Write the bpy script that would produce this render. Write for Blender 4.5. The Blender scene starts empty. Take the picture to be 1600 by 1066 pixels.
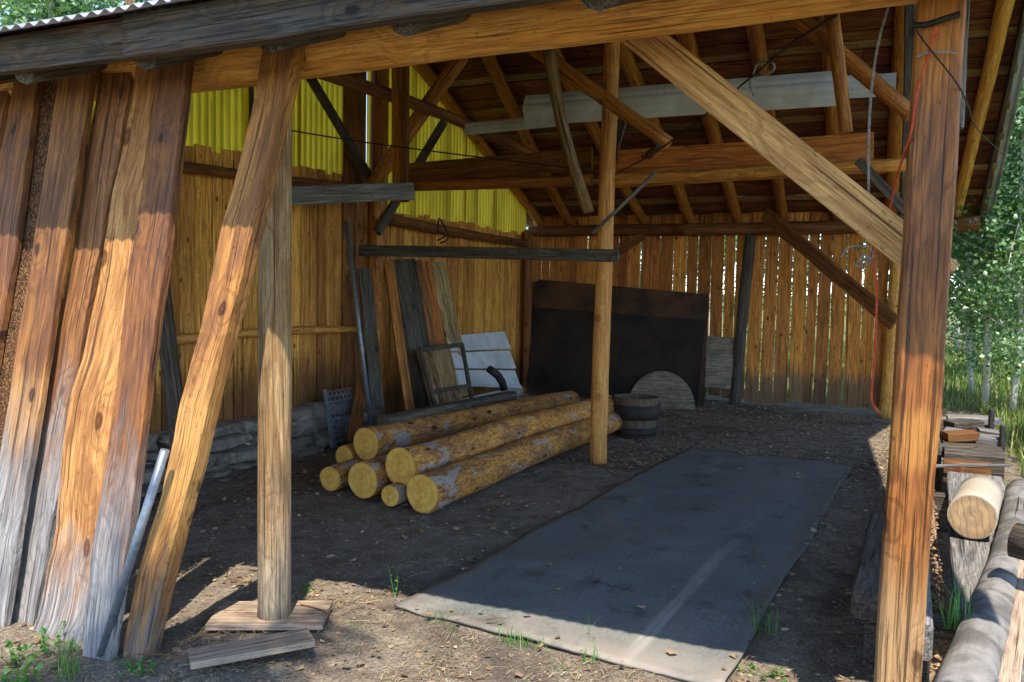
import bpy, math, random
from mathutils import Vector, Matrix, noise as mn
R_ = math.radians
sc = bpy.context.scene
# ------------------------------------------------------------------ camera, sky, sun, exposure
F = 1330.0; CX, CY = 800.0, 533.0
def _ray(px, py): return Vector((px-CX, CY-py, -F))
_y = _ray(1420, 466).normalized(); _x = -_ray(-2150, 398).normalized()
_z = _x.cross(_y).normalized(); _x = _y.cross(_z)
ROT = Matrix((_x, _y, _z))
CAM = Vector((0, 0, 1.6))
cd = bpy.data.cameras.new('camera'); cam = bpy.data.objects.new('camera', cd)
sc.collection.objects.link(cam); sc.camera = cam
cd.sensor_width = 36; cd.lens = F/1600*36; cd.clip_start = .05; cd.clip_end = 2000
cam.matrix_world = Matrix.Translation(CAM) @ ROT.to_4x4()
world = bpy.data.worlds.new('World'); sc.world = world; world.use_nodes = True
SUNDIR = Vector((.27, -.5, 1)).normalized()
wn = world.node_tree.nodes; sky = wn.new('ShaderNodeTexSky'); sky.sky_type = 'NISHITA'; sky.sun_disc = False
sky.sun_elevation = math.asin(SUNDIR.z); sky.sun_rotation = math.atan2(SUNDIR.x, SUNDIR.y)
sky.altitude = 2600; sky.air_density = .9; sky.dust_density = .2; sky.ozone_density = 1.0
world.node_tree.links.new(sky.outputs[0], wn['Background'].inputs[0]); wn['Background'].inputs[1].default_value = .15
sd = bpy.data.lights.new('sun', 'SUN'); sd.energy = 2.4; sd.angle = R_(.5); sd.color = (1, .95, .86)
so = bpy.data.objects.new('sun', sd); sc.collection.objects.link(so)
so.rotation_euler = SUNDIR.to_track_quat('Z', 'Y').to_euler()
sc.view_settings.view_transform = 'Standard'; sc.view_settings.look = 'None'
sc.view_settings.exposure = 1.85; sc.view_settings.gamma = 1
sc.cycles.max_bounces = 10; sc.cycles.diffuse_bounces = 5; sc.cycles.transparent_max_bounces = 8
sc.cycles.use_denoising = True

C = bpy.context.collection
rnd = random.Random(7)
def pt(px, py, X=None, Y=None, Z=None):
    """a point of the place: where the sight line of that pixel meets a real plane"""
    d = ROT @ _ray(px, py)
    t = (X-CAM.x)/d.x if X is not None else (Y-CAM.y)/d.y if Y is not None else (Z-CAM.z)/d.z
    return CAM + d*t
def rad(w, p): return w/2*(-(ROT.transposed() @ (p-CAM)).z)/F
V = Vector
# ------------------------------------------------------------------ materials
def col(r, g, b):
    f = lambda c: (c/255/12.92) if c <= 10 else ((c/255+.055)/1.055)**2.4
    return (f(r), f(g), f(b), 1)
class NT:
    def __init__(s, name):
        s.m = bpy.data.materials.new(name); s.m.use_nodes = True
        s.t = s.m.node_tree; s.b = s.t.nodes['Principled BSDF']; s.b.inputs['Roughness'].default_value = .75
        s.b.inputs['Specular IOR Level'].default_value = .3
        s.out = s.t.nodes['Material Output']
    def n(s, typ, **kw):
        o = s.t.nodes.new('ShaderNode'+typ)
        for k, v in kw.items(): setattr(o, k, v)
        return o
    def put(s, sock, v):
        if v is None: return
        if isinstance(v, bpy.types.NodeSocket): s.t.links.new(v, sock)
        else: sock.default_value = v
    def attr(s, name, fac=False):
        a = s.n('Attribute', attribute_name=name); return a.outputs['Fac' if fac else 'Vector']
    def objco(s): return s.n('TexCoord').outputs['Object']
    def scale(s, v, x, y, z, loc=(0, 0, 0)):
        m = s.n('Mapping'); m.inputs['Scale'].default_value = (x, y, z); m.inputs['Location'].default_value = loc
        s.put(m.inputs['Vector'], v); return m.outputs[0]
    def noise(s, v, sc_=1, det=4, rough=.55, dist=0):
        n = s.n('TexNoise'); s.put(n.inputs['Vector'], v); n.inputs['Scale'].default_value = sc_
        n.inputs['Detail'].default_value = det; n.inputs['Roughness'].default_value = rough; n.inputs['Distortion'].default_value = dist
        return n.outputs['Fac']
    def voro(s, v, sc_=1, feat='F1', r=1):
        n = s.n('TexVoronoi', feature=feat); s.put(n.inputs['Vector'], v); n.inputs['Scale'].default_value = sc_
        n.inputs['Randomness'].default_value = r; return n.outputs[0]
    def wave(s, v, sc_, dist, det=2, dsc=1, typ='BANDS', d='X'):
        n = s.n('TexWave', wave_type=typ); s.put(n.inputs['Vector'], v)
        if typ == 'BANDS': n.bands_direction = d
        else: n.rings_direction = 'Z'
        n.inputs['Scale'].default_value = sc_; n.inputs['Distortion'].default_value = dist
        n.inputs['Detail'].default_value = det; n.inputs['Detail Scale'].default_value = dsc; return n.outputs['Fac']
    def ss(s, v, a, b, lo=0, hi=1):
        n = s.n('MapRange', interpolation_type='SMOOTHSTEP'); s.put(n.inputs[0], v)
        n.inputs[1].default_value = a; n.inputs[2].default_value = b; n.inputs[3].default_value = lo; n.inputs[4].default_value = hi
        return n.outputs[0]
    def math(s, op, a, b=0, c=None):
        n = s.n('Math', operation=op); s.put(n.inputs[0], a); s.put(n.inputs[1], b)
        if c is not None: s.put(n.inputs[2], c)
        return n.outputs[0]
    def mix(s, f, a, b, typ='MIX'):
        n = s.n('Mix', data_type='RGBA', blend_type=typ); s.put(n.inputs[0], f); s.put(n.inputs[6], a); s.put(n.inputs[7], b); return n.outputs[2]
    def sep(s, v, i):
        n = s.n('SeparateXYZ'); s.put(n.inputs[0], v); return n.outputs[i]
    def bump(s, h, st=.4, d=.01, base=None):
        n = s.n('Bump'); n.inputs['Strength'].default_value = st; n.inputs['Distance'].default_value = d
        s.put(n.inputs['Height'], h)
        if base is not None: s.put(n.inputs['Normal'], base)
        return n.outputs[0]
    def fin(s, c=None, rough=None, nrm=None):
        s.put(s.b.inputs['Base Color'], c); s.put(s.b.inputs['Roughness'], rough); s.put(s.b.inputs['Normal'], nrm); return s.m

def wood(name, base, dark, alt=None, alt_amt=.5, knots=.8, grey=None, gz=None, streak=.6, tint=.35, rough=.7, bump=.5, ksc=1.0, low=None, spots=None):
    """timber: grain runs along gc.z; alt = colour of stain patches; grey weathers the foot between heights gz"""
    s = NT(name); g = s.attr('gc'); vr = s.attr('vr', True)
    st = s.noise(s.scale(g, 38, 38, 2.6), 1, 6, .62, .5)
    fine = s.noise(s.scale(g, 100, 100, 5), 1, 4, .7)
    blot = s.noise(s.scale(g, 7, 7, 1.9), 1, 6, .68, .9)
    # knots: cells stretched along the grain; the growth lines swerve round them
    kc = s.scale(g, 5.5*ksc, .9*ksc, 2.9*ksc)
    kv = s.voro(kc, 1)
    kd = s.math('ADD', kv, s.math('MULTIPLY', s.noise(s.scale(g, 40, 40, 14), 1, 2), .08))
    knot = s.ss(kd, .12, .17, 1, 0); halo = s.ss(kd, .15, .34, 1, 0)
    lowf = s.noise(s.scale(g, 5, 5, .75), 1, 3, .5, .2)
    ringc = s.math('ADD', s.math('MULTIPLY', s.sep(g, 0), 105), s.math('MULTIPLY', s.sep(g, 1), 120))
    ringc = s.math('ADD', ringc, s.math('MULTIPLY', lowf, 44))
    ringc = s.math('ADD', ringc, s.math('MULTIPLY', s.ss(kv, 0, .5, 1, 0), 16))
    rings = s.ss(s.math('SINE', ringc), .1, .98)
    hair = s.ss(s.noise(s.scale(g, 150, 150, 3.2), 1, 4, .65), .52, .66)
    stain = s.ss(s.noise(s.scale(g, 16, 16, 1.7, (7, 3, 1)), 1, 5, .7, .6), .54, .70)
    c = s.mix(s.ss(st, .25, .62), dark, base)
    c = s.mix(s.math('MULTIPLY', rings, .4), c, (dark[0]*.75, dark[1]*.7, dark[2]*.65, 1))
    c = s.mix(s.math('MULTIPLY', stain, .6), c, (dark[0]*.5, dark[1]*.42, dark[2]*.36, 1))
    if alt: c = s.mix(s.math('MULTIPLY', s.ss(blot, .45, .62), alt_amt), c, alt)
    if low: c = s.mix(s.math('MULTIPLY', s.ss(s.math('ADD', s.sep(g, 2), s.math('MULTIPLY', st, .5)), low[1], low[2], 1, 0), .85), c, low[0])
    if spots:   # places where a newer surface shows through: (z centre, half length, colour)
        for zc, hl, cc in spots:
            d = s.math('ABSOLUTE', s.math('SUBTRACT', s.sep(g, 2), zc))
            d = s.math('ADD', d, s.math('MULTIPLY', s.math('ADD', s.math('MULTIPLY', s.noise(s.scale(g, 14, 14, 1.4), 1, 3), 1), -.5), hl*2.4))
            c = s.mix(s.math('MULTIPLY', s.ss(d, hl*.3, hl, 1, 0), .8), c, cc)
    c = s.mix(s.math('MULTIPLY', halo, .35*knots), c, dark)
    kr = s.ss(s.math('SINE', s.math('MULTIPLY', kd, 260)), -.3, .9)
    kcol = s.mix(s.math('MULTIPLY', kr, s.ss(kd, .05, .13, 1, .0)), (dark[0]*.3, dark[1]*.25, dark[2]*.22, 1), (dark[0]*.9, dark[1]*.75, dark[2]*.6, 1))
    c = s.mix(s.math('MULTIPLY', knot, knots), c, kcol)
    if grey:
        gcol = s.mix(s.ss(st, .3, .7), (grey[0]*.42, grey[1]*.42, grey[2]*.43, 1), grey)
        gcol = s.mix(s.math('MULTIPLY', s.ss(blot, .5, .7), .35), gcol, (grey[0]*1.1, grey[1]*1.05, grey[2]*.92, 1))
        gcol = s.mix(s.math('MULTIPLY', rings, .4), gcol, (grey[0]*.4, grey[1]*.39, grey[2]*.39, 1)); gcol = s.mix(s.math('MULTIPLY', stain, .5), gcol, (grey[0]*.3, grey[1]*.29, grey[2]*.28, 1))
        gcol = s.mix(s.math('MULTIPLY', knot, .75), gcol, s.mix(kr, (.05, .035, .025, 1), (.16, .12, .09, 1)))
        if gz is None: f = .85
        else: f = s.ss(s.math('ADD', s.sep(g, 2), s.math('ADD', s.math('MULTIPLY', blot, 1.3), s.math('MULTIPLY', st, .9))), gz[0]+1.05, gz[1]+1.05, 1, 0)
        c = s.mix(f, c, gcol)
    # checks: thin dark cracks along the grain
    ck = s.ss(s.noise(s.scale(g, 62, 62, .8), 1, 2, .5, .2), .63, .67)
    c = s.mix(s.math('MULTIPLY', ck, .75), c, (.012, .008, .005, 1))
    tn = s.math('ADD', s.math('MULTIPLY', vr, tint*2), 1-tint)
    hv = s.n('HueSaturation'); s.put(hv.inputs['Color'], c); s.put(hv.inputs['Value'], tn)
    s.put(hv.inputs['Hue'], s.math('ADD', s.math('MULTIPLY', vr, .012), .492))
    pit = s.ss(s.noise(s.scale(g, 85, 85, 34), 1, 3, .65), .62, .70)
    c = s.mix(s.math('MULTIPLY', s.ss(fine, .38, .66), .3), hv.outputs[0], (dark[0]*.25, dark[1]*.22, dark[2]*.2, 1))
    c = s.mix(s.math('MULTIPLY', hair, .55), c, (dark[0]*.2, dark[1]*.16, dark[2]*.14, 1))
    c = s.mix(s.math('MULTIPLY', pit, .6), c, (.02, .012, .008, 1))
    h = s.math('SUBTRACT', s.math('ADD', st, s.math('MULTIPLY', fine, .5)), s.math('ADD', s.math('MULTIPLY', rings, .22), s.math('MULTIPLY', hair, .35))); h = s.math('SUBTRACT', h, s.math('MULTIPLY', ck, .8))
    h = s.math('ADD', h, s.math('MULTIPLY', knot, .5))
    return s.fin(c, s.ss(blot, .2, .8, rough-.12, rough+.12), s.bump(h, min(1, bump*1.5), .007))

M = {}
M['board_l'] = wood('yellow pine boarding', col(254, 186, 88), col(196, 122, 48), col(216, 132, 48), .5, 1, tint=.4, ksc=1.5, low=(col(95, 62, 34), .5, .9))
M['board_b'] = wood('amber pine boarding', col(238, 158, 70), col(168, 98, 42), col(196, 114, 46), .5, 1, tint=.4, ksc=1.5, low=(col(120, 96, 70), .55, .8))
M['log_y'] = wood('oiled peeled log', col(252, 188, 96), col(212, 138, 60), col(230, 154, 62), .4, .55, tint=.12, rough=.5, bump=.35)
M['log_o'] = wood('amber peeled pole', col(212, 138, 56), col(144, 86, 34), col(164, 96, 38), .5, .7, tint=.2, rough=.55, bump=.4)
M['log_d'] = wood('brown peeled pole', col(160, 102, 50), col(92, 56, 28), col(126, 76, 36), .6, .7, tint=.22, rough=.65)
M['tie'] = wood('orange tie plank', col(220, 136, 54), col(166, 90, 34), col(186, 104, 38), .4, 1, tint=.08, ksc=.7)
M['rust_l'] = wood('red brown leaning board', col(166, 110, 54), col(106, 68, 36), col(112, 72, 48), .7, .9, grey=col(182, 175, 168), gz=(.5, 1.35), tint=.15, spots=[(1.0, .3, col(200, 146, 84))])
M['rust_r'] = wood('plum brown leaning board', col(140, 90, 52), col(94, 60, 42), col(172, 112, 54), .6, .9, grey=col(182, 175, 168), gz=(.35, 1.15), tint=.1)
M['heart'] = wood('honey heartwood board', col(216, 158, 88), col(168, 110, 54), col(142, 88, 48), .6, 1, grey=col(182, 175, 168), gz=(.1, .7), tint=.08, ksc=.8)
M['brown_g'] = wood('tan and grey leaning board', col(166, 112, 62), col(114, 72, 40), col(126, 78, 44), .7, .7, grey=col(182, 175, 168), gz=(.6, 1.4), tint=.1)
M['lean_h'] = wood('orange knotty leaning beam', col(200, 138, 70), col(140, 90, 46), col(136, 90, 58), .8, 1, grey=col(152, 142, 128), gz=(-.05, .5), tint=.05, spots=[(.9, .45, col(206, 152, 84))])
M['post_w'] = wood('weathered round post', col(204, 170, 120), col(146, 112, 72), col(138, 100, 60), .7, .6, grey=col(188, 168, 138), gz=(.2, 1.0), tint=.05)
M['post_r'] = wood('red brown square post', col(166, 104, 46), col(104, 62, 28), col(118, 72, 36), .8, .7, low=(col(186, 148, 100), .8, 1.25), tint=.05, rough=.5, spots=[(1.25, .12, col(190, 130, 62)), (2.6, .35, col(204, 132, 52))])
M['grey'] = wood('grey weathered timber', col(150, 142, 130), col(84, 77, 70), col(120, 108, 92), .5, .7, grey=col(156, 150, 143), tint=.15, bump=.8)
M['grey_d'] = wood('dark grey weathered timber', col(108, 96, 82), col(52, 45, 38), col(84, 68, 50), .6, .7, tint=.2, bump=.7)
M['fascia'] = wood('charred grey fascia', col(98, 88, 76), col(44, 40, 38), col(112, 86, 52), .5, .9, tint=.12, bump=.8)
M['brace'] = wood('new sawn brace', col(220, 172, 108), col(170, 120, 66), col(166, 118, 70), .35, 1, tint=.05, ksc=.6, bump=.3)
M['deck'] = wood('red brown roof deck', col(140, 76, 46), col(82, 44, 30), col(178, 118, 62), .5, .7, tint=.35)
M['purlin'] = wood('brown purlin', col(190, 156, 104), col(116, 88, 56), col(150, 110, 62), .5, .7, tint=.3)
M['dirtplank'] = wood('dusty plank', col(186, 162, 136), col(134, 112, 90), col(192, 168, 144), .6, .6, tint=.1, bump=.3)

def mat_plain(name, c1, c2, sc_=6, rough=.6, bump=.2, metal=0, co='obj', thr=(.35, .65), d=.004):
    s = NT(name); v = s.objco()
    n = s.noise(v, sc_, 6, .65, .3)
    s.b.inputs['Metallic'].default_value = metal
    return s.fin(s.mix(s.ss(n, *thr), c1, c2), s.ss(n, .3, .7, rough-.1, rough+.12), s.bump(s.noise(v, sc_*9, 4), bump, d))
M['white'] = mat_plain('white siding', col(222, 222, 216), col(196, 196, 190), 3, .45, .08)
M['galv'] = mat_plain('dull galvanised pipe', col(140, 146, 150), col(116, 122, 126), 30, .42, .15, .55)
M['rusty'] = mat_plain('rusty sheet', col(92, 60, 38), col(56, 40, 30), 2.2, .7, .3)
M['black'] = mat_plain('black sheet', col(54, 42, 32), col(36, 29, 24), 2.5, .75, .3)
M['dark_metal'] = mat_plain('dark iron', col(66, 60, 56), col(38, 34, 32), 20, .6, .4, .3)
M['stone'] = mat_plain('field stone', col(172, 158, 138), col(122, 110, 96), 5, .85, .8, d=.02)
M['chip'] = mat_plain('wood chips', col(176, 140, 104), col(110, 84, 62), 60, .9, .6)
M['twine_o'] = mat_plain('orange twine', col(206, 84, 44), col(168, 60, 32), 60, .7, .3)
M['cord'] = mat_plain('grey cord', col(150, 148, 140), col(110, 108, 100), 60, .7, .3)
M['wire'] = mat_plain('dark wire', col(40, 38, 36), col(26, 25, 24), 60, .6, .1)
M['ring'] = mat_plain('barrel hoop', col(44, 38, 34), col(66, 54, 44), 12, .75, .3, 0)
def mk():
    s = NT('plywood'); g = s.attr('gc')
    n = s.noise(s.scale(g, 4, 4, 30), 1, 5, .6, 1.2); b = s.noise(g, 5, 4)
    c = s.mix(s.ss(n, .35, .65), col(116, 100, 82), col(166, 148, 122)); c = s.mix(s.ss(b, .4, .7, 0, .5), c, col(90, 84, 78))
    return s.fin(c, .8, s.bump(n, .3, .003))
M['ply'] = mk()
def mk():
    s = NT('log cut face'); g = s.attr('gc')
    w = s.wave(g, 5.5, 1.2, 3, 2, 'RINGS'); n = s.noise(g, 9, 4)
    ang = s.noise(s.scale(g, 5, 5, 5), 3, 3, .6, 1)
    c = s.mix(s.math('MULTIPLY', w, .35), col(246, 192, 92), col(204, 142, 60)); c = s.mix(s.ss(n, .42, .62, 0, .6), c, col(226, 158, 62)); c = s.mix(s.ss(s.noise(g, 30, 4), .5, .7, 0, .2), c, col(120, 84, 46))
    # radial checks
    a = s.math('ARCTAN2', s.sep(g, 1), s.sep(g, 0)); rr = s.math('SQRT', s.math('ADD', s.math('POWER', s.sep(g, 0), 2), s.math('POWER', s.sep(g, 1), 2)))
    cr = s.math('ABSOLUTE', s.math('SINE', s.math('ADD', s.math('MULTIPLY', a, 1.5), s.math('MULTIPLY', s.attr('vr', True), 9))))
    cr = s.ss(s.math('MULTIPLY', cr, rr), .0006, .0022, 1, 0)
    c = s.mix(s.math('MULTIPLY', cr, s.math('MULTIPLY', s.ss(rr, .01, .04), s.ss(ang, .45, .55))), c, col(58, 34, 16))
    return s.fin(c, .75, s.bump(w, .2, .002))
M['cut'] = mk()
def mk():
    s = NT('old cut face'); g = s.attr('gc'); w = s.wave(g, 4.5, 1.5, 3, 2, 'RINGS'); n = s.noise(g, 14, 4)
    st = s.ss(s.math('SINE', s.math('MULTIPLY', s.math('ADD', s.math('ADD', s.sep(g, 0), s.math('MULTIPLY', s.sep(g, 1), .6)), s.math('MULTIPLY', s.noise(g, 12, 4), .09)), 150)), .5, 1)
    c = s.mix(s.math('MULTIPLY', w, .4), col(182, 146, 102), col(120, 90, 60)); c = s.mix(s.ss(n, .45, .7, 0, .6), c, col(140, 122, 100)); c = s.mix(s.math('MULTIPLY', st, .4), c, col(92, 70, 48))
    return s.fin(c, .8, s.bump(w, .3, .002))
M['cut_old'] = mk()
def mk():
    s = NT('patchy pine bark'); g = s.attr('gc')
    b = s.noise(s.scale(g, 9, 9, 3.2), 1, 5, .65, .8); f = s.noise(s.scale(g, 60, 60, 22), 1, 4)
    c = s.mix(s.ss(f, .3, .7), col(160, 100, 44), col(222, 156, 72))
    c = s.mix(s.ss(b, .46, .58, 0, .8), c, s.mix(s.ss(f, .3, .7), col(96, 62, 38), col(156, 112, 80)))
    gr = s.noise(s.scale(g, 7, 7, 3.5, (4, 3, 2)), 1, 5, .6, .6)
    c = s.mix(s.ss(s.math('ADD', gr, s.ss(s.sep(g, 2), .0, .7, .07, 0)), .585, .64, 0, .8), c, col(166, 154, 142)); sk = s.ss(s.noise(s.scale(g, 40, 40, 3), 1, 4, .6, .4), .56, .66); c = s.mix(s.math('MULTIPLY', sk, .5), c, col(110, 72, 38))
    kv = s.voro(s.scale(g, 7, 7, 3.2), 1); c = s.mix(s.ss(kv, .1, .17, .9, 0), c, col(50, 30, 18))
    vr = s.attr('vr', True)
    hv = s.n('HueSaturation'); s.put(hv.inputs['Color'], c); s.put(hv.inputs['Value'], s.math('ADD', s.math('MULTIPLY', vr, .4), .75))
    h = s.math('ADD', s.ss(b, .44, .55), s.math('MULTIPLY', f, .5)); h = s.math('ADD', h, s.ss(kv, .08, .2, .8, 0))
    return s.fin(hv.outputs[0], .8, s.bump(h, .6, .008))
M['bark'] = mk()
def mk():
    s = NT('flaking bark slab'); g = s.attr('gc')
    dv = s.n('VectorMath', operation='ADD'); nz = s.n('TexNoise'); s.put(nz.inputs['Vector'], g); nz.inputs['Scale'].default_value = 45; s.put(dv.inputs[0], s.scale(g, 105, 105, 60)); s.put(dv.inputs[1], s.scale(nz.outputs['Color'], 3, 3, 3)); v = s.voro(dv.outputs[0], 1); n = s.noise(s.scale(g, 9, 9, 3), 1, 5)
    c = s.mix(s.ss(v, .15, .75), col(172, 122, 72), col(78, 50, 32)); c = s.mix(s.ss(n, .5, .6, 0, .85), c, col(122, 76, 42)); c = s.mix(s.ss(s.noise(g, 160, 3), .4, .7, 0, .5), c, col(46, 30, 20))
    return s.fin(c, .85, s.bump(v, 1, .02))
M['slabbark'] = mk()
def mk():
    s = NT('aspen bark'); g = s.attr('gc')
    n = s.noise(s.scale(g, 8, 8, 30), 1, 3, .6); b = s.noise(s.scale(g, 9, 9, 5), 1, 4)
    c = s.mix(s.ss(n, .60, .68), col(206, 202, 184), col(70, 66, 58)); c = s.mix(s.ss(b, .5, .7, 0, .6), c, col(164, 152, 128))
    return s.fin(c, .8, s.bump(n, .4, .004))
M['aspen'] = mk()
def mk():
    s = NT('birch bark'); g = s.attr('gc')
    n = s.noise(s.scale(g, 10, 10, 46), 1, 3, .6); b = s.noise(s.scale(g, 9, 9, 7), 1, 4)
    c = s.mix(s.ss(n, .64, .72), col(166, 152, 132), col(84, 70, 56)); c = s.mix(s.ss(b, .52, .66, 0, .7), c, col(204, 168, 136))
    return s.fin(c, .75, s.bump(b, .5, .008))
M['birch'] = mk()
def mk():
    s = NT('silver driftwood pole'); g = s.attr('gc')
    w = s.noise(s.scale(g, 5, 5, 6), 1, 5, .6, .8); f = s.noise(s.scale(g, 60, 60, 4), 1, 4)
    ck = s.ss(s.noise(s.scale(g, 42, 42, .9), 1, 2, .5), .68, .72)
    c = s.mix(s.ss(w, .4, .62), col(96, 90, 84), col(140, 133, 125)); c = s.mix(s.math('MULTIPLY', f, .3), c, col(90, 84, 80)); c = s.mix(ck, c, col(40, 34, 30))
    return s.fin(c, .8, s.bump(s.math('SUBTRACT', f, ck), .6, .006))
M['silver'] = mk()
def mk():
    s = NT('yellow corrugated fibreglass'); v = s.objco(); n = s.noise(s.scale(v, 3, 3, 1.4), 1, 5); s2 = s.noise(s.scale(v, 30, 30, 2), 1, 3)
    c = s.mix(s.ss(n, .3, .7), col(248, 214, 62), col(226, 190, 46)); c = s.mix(s.ss(s2, .5, .75, 0, .5), c, col(150, 134, 40)); corr_shade = s.ss(s.math('SINE', s.math('MULTIPLY', s.sep(v, 1), 6.28318/.088)), .2, 1); c = s.mix(s.math('MULTIPLY', corr_shade, s.ss(n, .3, .7, .4, .7)), c, col(140, 128, 34))  # darker sine bands paint the shading of the corrugation into the colour
    tr = s.n('BsdfTranslucent'); s.put(tr.inputs[0], c); s.fin(c, .4)
    mx = s.n('MixShader'); mx.inputs[0].default_value = .58; s.put(mx.inputs[1], s.b.outputs[0]); s.put(mx.inputs[2], tr.outputs[0])
    s.put(s.out.inputs['Surface'], mx.outputs[0]); return s.m
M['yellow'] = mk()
def leafmat(name, a, b, c3, tr_=.35, gloss=.45):
    s = NT(name); vr = s.attr('vr', True)
    c = s.mix(s.ss(vr, 0, .6), a, b); c = s.mix(s.ss(vr, .75, 1), c, c3); s.fin(c, gloss); s.b.inputs['Specular IOR Level'].default_value = .5
    tr = s.n('BsdfTranslucent'); s.put(tr.inputs[0], s.mix(.5, c, (.25, .4, .03, 1)))
    mx = s.n('MixShader'); mx.inputs[0].default_value = tr_; s.put(mx.inputs[1], s.b.outputs[0]); s.put(mx.inputs[2], tr.outputs[0])
    s.put(s.out.inputs['Surface'], mx.outputs[0]); return s.m
M['leaf'] = leafmat('aspen leaf', col(62, 98, 50), col(112, 148, 92), col(184, 206, 174))
M['blade'] = leafmat('grass blade', col(74, 104, 40), col(122, 142, 66), col(190, 178, 116), .3, .6)
M['weed'] = leafmat('weed leaf', col(54, 104, 40), col(84, 140, 54), col(120, 160, 70), .3)
M['straw'] = leafmat('dry straw', col(120, 100, 74), col(160, 140, 104), col(196, 180, 144), .15, .7)
M['litter'] = leafmat('dead leaf', col(96, 74, 54), col(150, 124, 92), col(196, 172, 136), .1, .75)
def mk():
    s = NT('dirt and meadow'); v = s.objco(); x, y = s.sep(v, 0), s.sep(v, 1)
    big = s.noise(v, .8, 5, .6, .4); mid = s.noise(v, 6, 6, .65); fine = s.noise(v, 60, 5, .7); peb = s.voro(v, 38)
    c = s.mix(s.ss(mid, .35, .65), col(132, 114, 96), col(168, 152, 130)); c = s.mix(s.ss(fine, .38, .62, 0, .7), c, col(92, 78, 64)); c = s.mix(s.ss(s.noise(v, 150, 3, .7), .55, .68, 0, .6), c, col(190, 176, 154))
    c = s.mix(s.ss(peb, .05, .22, .5, 0), c, col(170, 156, 140))
    c = s.mix(s.ss(big, .5, .62, 0, .6), c, col(76, 68, 60))
    # grass sod beyond the yard
    gm = s.math('MAXIMUM', s.ss(s.math('ADD', x, s.math('MULTIPLY', big, 1.2)), 1.3, 2.2), s.ss(y, 13.2, 14.5))
    gm = s.math('MAXIMUM', gm, s.ss(x, -6.2, -7.2))
    gc_ = s.mix(s.ss(mid, .35, .65), col(92, 100, 50), col(150, 146, 92)); gc_ = s.mix(s.ss(fine, .4, .7, 0, .6), gc_, col(64, 82, 34))
    c = s.mix(gm, c, gc_)
    h = s.math('ADD', s.math('MULTIPLY', mid, .6), s.math('MULTIPLY', fine, .5)); h = s.math('ADD', h, s.ss(peb, .05, .3, .4, 0))
    return s.fin(c, .95, s.bump(h, 1, .045))
M['ground'] = mk()
def mk():
    s = NT('rubber belting'); g = s.attr('gc')
    sx, sy = s.sep(g, 0), s.sep(g, 2)
    scr = s.noise(s.scale(g, 60, 1, 2.2), 1, 5, .6, .6); bl = s.noise(g, 1.4, 6, .65, .4); f = s.noise(g, 60, 4)
    c = s.mix(s.ss(f, .3, .7), col(90, 94, 90), col(118, 120, 114))
    c = s.mix(s.math('MULTIPLY', s.ss(scr, .54, .7, 0, .3), s.ss(sy, .3, 2.5, 1, .1)), c, col(140, 138, 134)); c = s.mix(s.ss(s.noise(g, 3.2, 5, .7), .52, .66, 0, .6), c, col(58, 54, 52))
    dust = s.math('MULTIPLY', s.ss(bl, .42, .66, 0, .8), s.ss(f, .3, .7, .5, 1)); c = s.mix(dust, c, col(122, 116, 104))
    # dusty wear line where the belt was creased
    d = s.math('ABSOLUTE', s.math('SUBTRACT', sx, s.math('ADD', 1.12, s.math('MULTIPLY', s.noise(s.scale(g, 0, 0, .5), 1, 1), .06))))
    c = s.mix(s.math('MULTIPLY', s.ss(d, .012, .05, 1, 0), s.math('MULTIPLY', s.ss(scr, .3, .6, .2, .7), s.ss(sy, .9, 2.6, .75, .06))), c, col(176, 168, 156))
    ex = s.math('MINIMUM', s.math('MINIMUM', sx, s.math('SUBTRACT', 1.55, sx)), s.math('MINIMUM', sy, s.math('SUBTRACT', 5.2, sy))); c = s.mix(s.math('MULTIPLY', s.ss(s.math('ADD', ex, s.math('MULTIPLY', bl, .35)), .12, .32, 1, 0), s.ss(f, .3, .6, .3, .9)), c, col(112, 98, 84)); e = s.ss(sy, .0, .35, 1, 0); c = s.mix(s.math('MULTIPLY', e, s.ss(bl, .4, .55, 0, .7)), c, col(150, 138, 124))
    return s.fin(c, s.ss(bl, .3, .7, .5, .8), s.bump(s.math('ADD', f, s.math('MULTIPLY', scr, .5)), .3, .004))
M['rubber'] = mk()
def mk():
    s = NT('barrel stave'); g = s.attr('gc'); n = s.noise(s.scale(g, 30, 30, 2), 1, 4)
    a = s.math('ARCTAN2', s.sep(g, 1), s.sep(g, 0)); st = s.ss(s.math('ABSOLUTE', s.math('SINE', s.math('MULTIPLY', a, 11))), .0, .12, 1, 0)
    c = s.mix(s.ss(n, .3, .7), col(84, 66, 50), col(120, 98, 76)); c = s.mix(st, c, col(20, 16, 14)); return s.fin(c, .8, s.bump(n, .5, .004))
M['stave'] = mk()
def mk():
    s = NT('zinc corrugated'); v = s.objco(); n = s.noise(s.scale(v, 2, 2, 2), 1, 5); s.b.inputs['Metallic'].default_value = .6
    return s.fin(s.mix(s.ss(n, .35, .7), col(178, 180, 186), col(140, 138, 140)), .42, None)
M['zinc'] = mk()

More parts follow.
